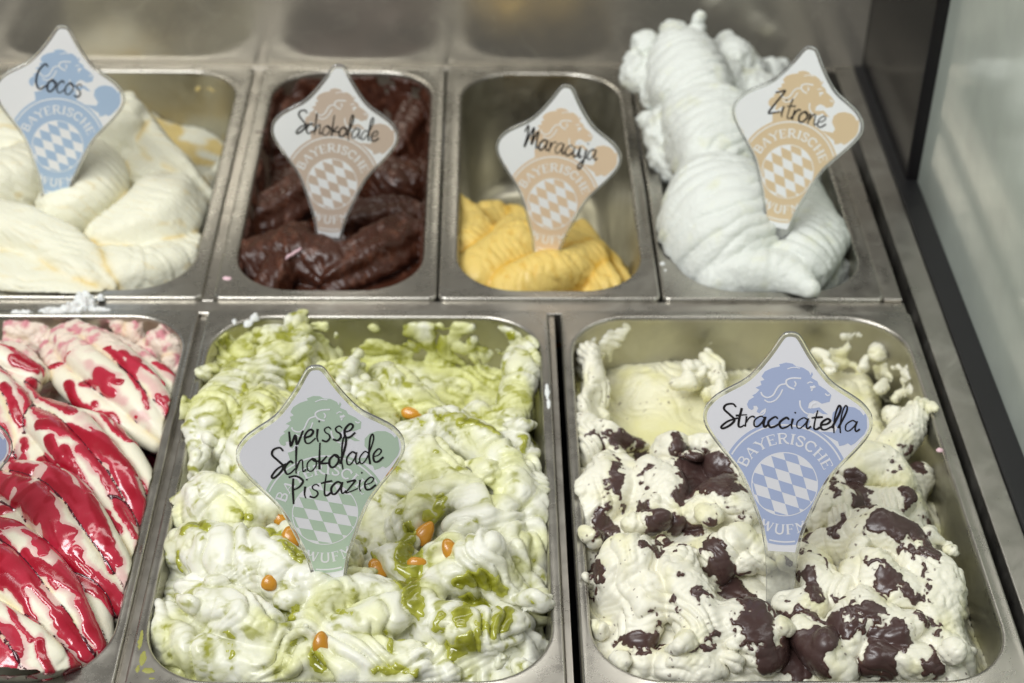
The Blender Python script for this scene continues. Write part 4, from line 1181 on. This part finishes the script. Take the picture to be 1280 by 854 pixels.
CAPS = {  # upright capitals with serifs, unit height; (points, half thickness)
    'B': (0.72, [([(0.12, 0), (0.12, 1)], .09), ([(0.0, 0.0), (0.3, 0)], .03), ([(0, 1), (0.3, 1)], .03), ([(0.12, 1), (0.45, 0.97), (0.55, 0.76), (0.42, 0.54), (0.12, 0.52)], .06), ([(0.4, 0.52), (0.62, 0.4), (0.6, 0.1), (0.35, 0.0), (0.12, 0)], .07)]),
    'A': (0.86, [([(0.08, 0), (0.42, 1)], .045), ([(0.42, 1), (0.76, 0)], .09), ([(0.2, 0.34), (0.62, 0.34)], .03), ([(-0.04, 0), (0.2, 0)], .03), ([(0.62, 0), (0.9, 0)], .03)]),
    'Y': (0.82, [([(0.08, 1), (0.4, 0.48)], .085), ([(0.74, 1), (0.42, 0.48)], .045), ([(0.41, 0.5), (0.41, 0)], .085), ([(-0.04, 1), (0.22, 1)], .03), ([(0.62, 1), (0.86, 1)], .03), ([(0.26, 0), (0.56, 0)], .03)]),
    'E': (0.70, [([(0.12, 0), (0.12, 1)], .09), ([(0, 1), (0.58, 1)], .035), ([(0, 0), (0.62, 0)], .035), ([(0.12, 0.52), (0.44, 0.52)], .03), ([(0.58, 1), (0.58, 0.8)], .035), ([(0.62, 0), (0.62, 0.22)], .035), ([(0.44, 0.62), (0.44, 0.42)], .03)]),
    'R': (0.82, [([(0.12, 0), (0.12, 1)], .09), ([(0.0, 0.0), (0.28, 0)], .03), ([(0, 1), (0.3, 1)], .03), ([(0.12, 1), (0.5, 0.97), (0.6, 0.75), (0.45, 0.53), (0.12, 0.5)], .06), ([(0.4, 0.5), (0.6, 0.15), (0.84, 0.0)], .08)]),
    'I': (0.36, [([(0.16, 0), (0.16, 1)], .09), ([(0.0, 0.0), (0.32, 0)], .03), ([(0, 1), (0.32, 1)], .03)]),
    'S': (0.62, [([(0.52, 0.82), (0.4, 0.98), (0.16, 0.96), (0.06, 0.76), (0.25, 0.56), (0.46, 0.42), (0.54, 0.2), (0.36, 0.01), (0.12, 0.05), (0.04, 0.24)], .07), ([(0.53, 1), (0.53, 0.72)], .03), ([(0.04, 0.0), (0.04, 0.3)], .03)]),
    'C': (0.80, [([(0.68, 0.8), (0.5, 0.98), (0.2, 0.9), (0.06, 0.5), (0.2, 0.1), (0.5, 0.01), (0.7, 0.2)], .075), ([(0.69, 1), (0.69, 0.7)], .03)]),
    'H': (0.86, [([(0.14, 0), (0.14, 1)], .09), ([(0.7, 0), (0.7, 1)], .09), ([(0.14, 0.52), (0.7, 0.52)], .03), ([(0.0, 0.0), (0.28, 0)], .03), ([(0, 1), (0.28, 1)], .03), ([(0.56, 0), (0.84, 0)], .03), ([(0.56, 1), (0.84, 1)], .03)]),
    'W': (1.05, [([(0.06, 1), (0.3, 0)], .085), ([(0.3, 0), (0.52, 1)], .04), ([(0.5, 1), (0.72, 0)], .085), ([(0.72, 0), (0.96, 1)], .04), ([(-0.04, 1), (0.2, 1)], .03), ([(0.86, 1), (1.04, 1)], .03)]),
    'U': (0.84, [([(0.14, 1), (0.14, 0.3), (0.28, 0.04), (0.5, 0.02), (0.66, 0.25), (0.68, 1)], .075), ([(0, 1), (0.3, 1)], .03), ([(0.56, 1), (0.82, 1)], .03)]),
    'F': (0.66, [([(0.12, 0), (0.12, 1)], .09), ([(0, 1), (0.58, 1)], .035), ([(0, 0), (0.28, 0)], .03), ([(0.12, 0.52), (0.44, 0.52)], .03), ([(0.58, 1), (0.58, 0.78)], .035), ([(0.44, 0.62), (0.44, 0.42)], .03)]),
    'N': (0.9, [([(0.12, 0), (0.12, 1)], .04), ([(0.12, 1), (0.72, 0)], .09), ([(0.74, 0), (0.74, 1)], .04), ([(0, 0), (0.24, 0)], .03), ([(0.62, 1), (0.86, 1)], .03), ([(0, 1), (0.14, 1)], .03)])}


def ring_text(mb, text, th_mid, span, rad, hgt, w0, inward=False):
    adv = sum(CAPS[c][0] + 0.10 for c in text)
    pos = 0; k = 0
    for c in text:
        a, st = CAPS[c]
        for pts, ht in st:
            P = catmull(pts, 5) if len(pts) > 2 else np.array([pts[0], [(pts[0][0] + pts[1][0]) / 2, (pts[0][1] + pts[1][1]) / 2], pts[1]])
            Q_ = []
            for px, py in P:
                u = (pos + px) / adv - 0.5
                if not inward: th = th_mid - u * span; r = rad + (py - 0.5) * hgt
                else: th = th_mid + u * span; r = rad - (py - 0.5) * hgt
                lim = np.interp(th % (2 * math.pi), TH, RO) - 1.0
                Q_.append(epol(min(r, lim), th))
            Q_ = np.array(Q_)
            if np.linalg.norm(Q_[0] - Q_[-1]) + np.linalg.norm(Q_[0] - Q_[len(Q_) // 2]) > 0.4:
                mb.add(*tube2d(Q_, max(ht * hgt * 0.5 * 1.15, 0.16), w0 + 0.008 * (k % 4), 0.05))
            k += 1
        pos += a + 0.10


def C1(x, y):     # enlarged-view pixels of the measured sign -> sign millimetres
    return ((x - 555) / 5.338 * UX, -(y - 15) / 5.338 * UY)


LION = [(352, 640), (345, 590), (338, 568), (362, 556), (400, 528), (408, 505), (385, 520), (372, 540), (352, 530), (362, 505), (350, 490), (330, 492), (332, 512), (318, 520), (297, 508), (288, 482),
        (300, 455), (334, 432), (320, 424), (345, 408), (366, 384), (340, 372), (378, 352), (370, 328), (396, 318), (376, 296), (396, 264), (440, 240), (494, 226), (486, 214), (530, 200), (572, 205),
        (596, 222), (640, 228), (678, 250), (690, 274), (698, 252), (706, 268), (696, 290), (736, 312), (746, 336), (792, 362), (830, 396), (822, 440), (772, 456), (744, 440), (716, 436), (690, 456), (684, 490),
        (722, 488), (758, 480), (790, 506), (816, 524), (780, 522), (748, 502), (722, 524), (692, 520), (682, 545), (704, 575), (694, 605), (705, 640)]
PAW = [(842, 560), (846, 510), (880, 478), (930, 464), (985, 470), (1020, 490), (1045, 520), (1062, 505), (1072, 520), (1072, 600), (1058, 640), (1000, 706), (975, 722), (955, 708), (930, 722), (900, 730), (890, 700), (868, 690),
       (820, 665), (770, 640), (820, 640), (868, 640), (880, 610)]
HAIR = [([(632, 297), (575, 298), (540, 312), (538, 335), (556, 356), (592, 370)], .5), ([(540, 336), (500, 346), (478, 372), (455, 415), (420, 432), (388, 420), (376, 398)], .45),
        ([(516, 374), (500, 410), (470, 448), (430, 462), (400, 448)], .4), ([(590, 318), (600, 335), (592, 352)], .4), ([(672, 328), (690, 318), (706, 322)], .35), ([(692, 352), (712, 350), (722, 342)], .8),
        ([(700, 375), (708, 362)], .45), ([(790, 388), (806, 400), (820, 394)], .4), ([(630, 440), (636, 480), (660, 512), (688, 528)], .45), ([(700, 490), (712, 462), (735, 452)], .5), ([(410, 505), (400, 540), (350, 562)], .4),
        ([(540, 240), (580, 228), (620, 232)], .3)]

ell = [epol(41.5, t) for t in np.linspace(0, 2 * math.pi, 72, endpoint=False)]
ell_in = [epol(40.2, t) for t in np.linspace(0, 2 * math.pi, 72, endpoint=False)]


def sign_meshes():
    """print colour layer, white layer"""
    col = MB(); wht = MB()
    fanp = [epol(min(80, r), t) for r, t in zip(RO[:-1], TH[:-1])]
    col.poly(fanp, 0.22)
    col.poly([C1(*p) for p in LION][::-1], 0.20)
    paw = [C1(*p) for p in PAW]
    paw = [(min(x, half_at(LBL, y) - 0.3), y) for x, y in paw]
    col.poly(paw[::-1], 0.205)
    tuft = [C1(*p) for p in ((62, 735), (90, 720), (118, 740), (132, 775), (120, 800), (100, 790))]
    tuft = [(max(x, -half_at(LBL, y) + 0.3), y) for x, y in tuft]
    col.poly(tuft, 0.205)
    # thin white ring near the edge of the disc
    n = len(TH)
    for i in range(n - 1):
        if min(RO[i], RO[i + 1]) > 77.5:
            wht.poly([epol(74.6, TH[i]), epol(76.6, TH[i]), epol(76.6, TH[i + 1]), epol(74.6, TH[i + 1])], 0.27)
    wht.poly(ell, 0.27)
    # the bottom white line sits lower, with the sheet's lower margin
    ring_text(wht, 'BAYERISCHE', math.radians(90), math.radians(136), 58.5, 12.5, 0.28)
    ring_text(wht, 'WUFN', math.radians(272), math.radians(60), 59.0, 12.5, 0.28, inward=True)
    for th in (math.radians(0), math.radians(180)):
        r = 59.5; lim = np.interp(th, TH, RO)
        if lim > 52:
            c = np.array(epol(min(r, lim - 4), th))
            wht.poly([(c[0] - 1.6, c[1]), (c[0], c[1] - 2.6), (c[0] + 1.6, c[1]), (c[0], c[1] + 2.6)], 0.28)
    for pts, hw in HAIR:
        wht.add(*tube2d(catmull([C1(*p) for p in pts], 5), hw, 0.28, 0.05))
    # lozenges
    loz = MB()
    a = np.array((17.8 * UX, -4.7 * UY)); b = np.array((4.9 * UX, -15.2 * UY))
    c0 = np.array(C1(520, 233 + 640)) - (a + b) / 2
    for i in range(-7, 8):
        for j in range(-7, 8):
            if (i + j) % 2: continue
            o = c0 + a * i + b * j
            P = [tuple(o), tuple(o + b), tuple(o + a + b), tuple(o + a)]
            P = clip_convex(P, ell_in)
            if len(P) >= 3: loz.poly(P, 0.33)
    return col, wht, loz


COLM, WHTM, LOZM = sign_meshes()


def place(V, O, ex, ey, ez):
    V = np.asarray(V, float)
    return O + np.outer(V[:, 0], ex) + np.outer(V[:, 1], ey) + np.outer(V[:, 2], ez)


def plate_mesh(th=3.0):
    C = closed(PLT)
    # drop duplicate tip point
    n = len(C); V = []; F = []
    prof = [(-0.5, -0.05), (0.0, -0.5), (0.0, -th + 0.5), (-0.5, -th)]
    T_ = np.roll(C, -1, 0) - np.roll(C, 1, 0); T_ /= np.linalg.norm(T_, axis=1, keepdims=True) + 1e-9
    Nn = np.column_stack([-T_[:, 1], T_[:, 0]])
    # make sure the normals point outwards
    if (Nn[10] @ C[10]) < 0: Nn = -Nn
    for ins, w in prof:
        for i in range(n): V.append((C[i, 0] + Nn[i, 0] * ins, C[i, 1] + Nn[i, 1] * ins, w))
    for r in range(3):
        for i in range(n):
            j = (i + 1) % n
            F.append([r * n + i, r * n + j, (r + 1) * n + j, (r + 1) * n + i])
    F.append(list(range(n))[::-1]); F.append([3 * n + i for i in range(n)])
    return V, F


PLV, PLF = plate_mesh()
LBH = 276 * UY


def sign(label, top_px, bot_px, zb, colour, lines, plain_paper=False, yaw=0.0, up_hint=None):
    B0 = W(bot_px[0], bot_px[1], zb)
    d = ray(*top_px)
    # the tip lies on its sight line, one label height away from the foot of the label
    oc = CAM_POS - B0; bq = oc @ d; cq_ = oc @ oc - LBH ** 2; disc = bq * bq - cq_
    t = -bq if disc < 0 else -bq + math.sqrt(disc)
    t2 = -bq if disc < 0 else -bq - math.sqrt(disc)
    tip = CAM_POS + d * (t if up_hint == 'back' else t2)
    ey = (tip - B0) / np.linalg.norm(tip - B0)
    view = CAM_POS - (tip + B0) / 2; view /= np.linalg.norm(view)
    ex = np.cross(ey, view); ex /= np.linalg.norm(ex)
    ez = np.cross(ex, ey)
    if yaw:
        ex, ez = ex * math.cos(yaw) - ez * math.sin(yaw), ex * math.sin(yaw) + ez * math.cos(yaw)
    O = B0 + ey * LBH
    print('sign', label[:20], 'tilt', round(math.degrees(math.asin(ey[2])), 1), 'tip', np.round(tip, 0), 'foot', np.round(B0, 0), 'disc', round(disc, 0))
    root = empty('flavour_sign', O + ey * PLT[:, 1].min())
    tag(root, label, 'sign', 'flavour signs stuck in the ice cream')
    link('clear_plate', mesh('clear_plate', place(PLV, O, ex, ey, ez), PLF, smooth=False), M_CLEAR, root)
    L2 = closed(LBL); n = len(L2)
    V = [(p[0], p[1], 0.03) for p in L2] + [(p[0], p[1], 0.13) for p in L2]
    F = [list(range(n, 2 * n))[::-1], list(range(n))] + [[i, (i + 1) % n, n + (i + 1) % n, n + i] for i in range(n)]
    me = mesh('label_sheet', place(V, O, ex, ey, ez), F, smooth=False)
    sheet = link('label_sheet', me, M_PAPER2 if plain_paper else M_PAPER, root)
    mc = plain('print_' + label.split()[0], colour, 0.38, coat=0.35)
    link('printed_emblem', mesh('printed_emblem', place(COLM.V, O, ex, ey, ez), COLM.F, smooth=False), mc, sheet)
    link('emblem_lettering', mesh('emblem_lettering', place(WHTM.V, O, ex, ey, ez), WHTM.F, smooth=False), M_PAPER2 if plain_paper else M_PAPER, sheet)
    link('emblem_lozenges', mesh('emblem_lozenges', place(LOZM.V, O, ex, ey, ez), LOZM.F, smooth=False), mc, sheet)
    if lines:
        mb = MB()
        for ln in lines: handwriting(mb, *ln)
        link('handwriting', mesh('handwriting', place(mb.V, O, ex, ey, ez), mb.F, smooth=False), M_INK, sheet)
    return root


BLUE = (0.46, 0.54, 0.78); SKY = (0.42, 0.57, 0.76); GREEN = (0.53, 0.67, 0.53); TAUPE = (0.62, 0.50, 0.41); PEACH = (0.78, 0.60, 0.42); SAND = (0.74, 0.58, 0.37)
sign('light blue sign reading Stracciatella in chocolate streaked ice cream', (989, 417), (977, 690), 28, BLUE, [('Stracciatella', -87, 86, 116, 13.5, -0.01)])
sign('green sign reading weisse Schokolade Pistazie in pistachio swirled ice cream', (394, 459), (412, 724), 12, GREEN,
     [('weisse', -40, 42, 94, 17, -0.06), ('Schokolade', -68, 75, 131, 16.5, -0.06), ('Pistazie', -46, 64, 165, 16, -0.06)])
sign('taupe sign reading Schokolade in dark chocolate ice cream', (424, 82), (411, 297), 0, TAUPE, [('Schokolade', -68, 70, 106, 16, 0.05)], True)
sign('peach sign reading Maracuja in yellow ice cream', (709, 107), (682, 322), -14, PEACH, [('Maracuja', -62, 62, 102, 17, 0.07)], True)
sign('sand coloured sign reading Zitrone in white lemon ice cream', (1014, 59), (971, 285), 30, SAND, [('Zitrone', -48, 44, 104, 17, 0.10)], True)
sign('sky blue sign reading Cocos in cream coconut ice cream', (79, 33), (69, 251), 18, SKY, [('Cocos', -42, 34, 98, 19, 0.12)], True)
sign('pale sign cut off at the edge, stuck in red sauce striped ice cream', (-90, 450), (-104, 722), 24, BLUE, [])
# ================================================================= crumbs and smears left on the steel
M_FROST = ice('frosted_ice_smear', (0.80, 0.82, 0.80), (0.7, 0.7, 0.6), rough=0.6, bump=0.5, sss=0.2)
M_PINK = plain('pink_sugar', (0.80, 0.55, 0.60), 0.5)


def smear(name, label, cat, blobs, mat, z=0.0, seed=1, rough=0.35):
    """a small lump built from squashed, dented drops that melt together; blobs are (px, py, rx, ry, h) in mm"""
    P0 = W(blobs[0][0], blobs[0][1], z)
    pts = np.array([W(b[0], b[1], z) for b in blobs]); rx = np.array([max(b[2], b[3]) for b in blobs])
    lo = (pts - rx[:, None] - 3).min(0); hi = (pts + rx[:, None] + 3).max(0)
    st = 0.55
    gx = np.arange(lo[0], hi[0], st); gy = np.arange(lo[1], hi[1], st)
    X, Y = np.meshgrid(gx, gy, indexing='ij')
    Pn = np.column_stack([X.ravel(), Y.ravel(), np.full(X.size, seed * 9.1)])
    nz = fbm(Pn / 4.0, 3, seed).reshape(X.shape)
    H = np.full(X.shape, -1.0)
    for p, b in zip(pts, blobs):
        q_ = 1 - ((X - p[0]) / b[2]) ** 2 - ((Y - p[1]) / b[3]) ** 2 + nz * rough * 1.6
        H = np.maximum(H, np.where(q_ > 0, b[4] * np.sqrt(np.maximum(q_, 0)) * (1 + 0.5 * nz), -0.6))
    keep = H > -0.3
    idx = -np.ones(X.shape, int)
    c = keep[:-1, :-1] | keep[1:, :-1] | keep[:-1, 1:] | keep[1:, 1:]
    V = np.column_stack([X.ravel(), Y.ravel(), (z - 0.1 + H).ravel()])
    n1 = X.shape[1]
    I_, J_ = np.where(c)
    Q_ = np.stack([I_ * n1 + J_, (I_ + 1) * n1 + J_, (I_ + 1) * n1 + J_ + 1, I_ * n1 + J_ + 1], 1)
    V, Q_, _ = compact(V, Q_)
    o = link(name, mesh(name, V, Q_, attrs={'tint': np.zeros(len(V))}), mat)
    tag(o, label, cat)
    return o


smear('ice_cream_smear', 'white ice cream smear dried on the steel bar behind the red sauce pan', 'smear',
      [(28, 392, 9, 3, 3), (68, 391, 12, 3.5, 4), (92, 389, 10, 4, 6), (108, 384, 8, 4, 8), (125, 389, 9, 2.5, 3)], M_FROST, -1.5, 3)
smear('ice_cream_smear', 'small white ice cream lump on the front lip of the coconut pan', 'smear', [(108, 374, 6, 3.5, 6), (100, 378, 4, 3, 5), (126, 373, 2.5, 2, 3)], M_FROST, 0.0, 5)
smear('ice_cream_drip', 'thin white drip on the corner of the pistachio pan rim', 'smear', [(318, 397, 3.5, 4, 2.5), (310, 404, 3, 4, 1.5), (293, 402, 1.6, 3, 1)], M_FROST, 0.0, 7)
smear('sugar_crumb', 'pink sugar crumb on the rim of the chocolate pan', 'crumb', [(284, 348, 3.4, 2.4, 1.2)], M_PINK, -0.2, 9, 0.1)
smear('sugar_crumb', 'tiny pink crumb on the right rim of the chocolate streaked pan', 'crumb', [(1175, 562, 2.2, 1.6, 1.2)], M_PINK, -0.2, 11, 0.1)
smear('rim_smear', 'white smear on the right rim of the pistachio pan', 'smear', [(684, 490, 1.8, 9, 0.9), (686, 505, 1.5, 6, 0.8)], M_FROST, -0.2, 13, 0.3)
smear('ice_cream_crumb', 'yellowish crumb on the steel between the yellow and the lemon pan', 'crumb', [(828, 330, 2.2, 2.2, 1.4), (832, 338, 1.3, 1.3, 0.8)], M_FROST, -0.2, 15, 0.2)
# the pink stick lying on the chocolate ice cream
_p = ICE_SCHOKO.hit(366, 319)
_a = ICE_SCHOKO.hit(357, 324); _b = ICE_SCHOKO.hit(377, 312)
_mb_v = []; _mb_f = []
for _k in range(9):
    _t = _k / 8; _c = _a + (_b - _a) * _t + np.array([0, -0.6, 0.9]); _r = 1.9 * (0.75 + 0.35 * abs(math.sin(_k * 2.1))) * (0.5 if _k in (0, 8) else 1)
    for _j in range(8):
        _an = 2 * math.pi * _j / 8
        _mb_v.append(_c + np.array([0.3 * math.cos(_an), math.cos(_an), math.sin(_an)]) * _r)
for _k in range(8):
    for _j in range(8):
        _mb_f.append([_k * 8 + _j, _k * 8 + (_j + 1) % 8, (_k + 1) * 8 + (_j + 1) % 8, (_k + 1) * 8 + _j])
_mb_f += [list(range(8))[::-1], [64 + j for j in range(8)]]
tag(link('sugar_stick', mesh('sugar_stick', _mb_v, _mb_f), M_PINK), 'pink sugar stick lying on the dark chocolate ice cream', 'sprinkle')

M_OLIVE = plain('dried_pistachio_film', (0.30, 0.30, 0.07), 0.5)
smear('sauce_smear', 'dried olive green smear on the left rim of the pistachio pan', 'smear', [(176, 800, 1.5, 9, 0.30), (179, 822, 2.2, 6, 0.35), (186, 838, 3.5, 2.2, 0.3), (172, 836, 1.2, 3, 0.3), (190, 848, 2.0, 1.2, 0.3)], M_OLIVE, -0.15, 17, 0.5)
smear('sauce_smear', 'brown chocolate drip on the left rim of the chocolate pan', 'smear', [(325, 165, 5, 1.3, 0.5), (330, 163, 3, 1.6, 0.5)], M_SCHOKO, -0.15, 19, 0.4)
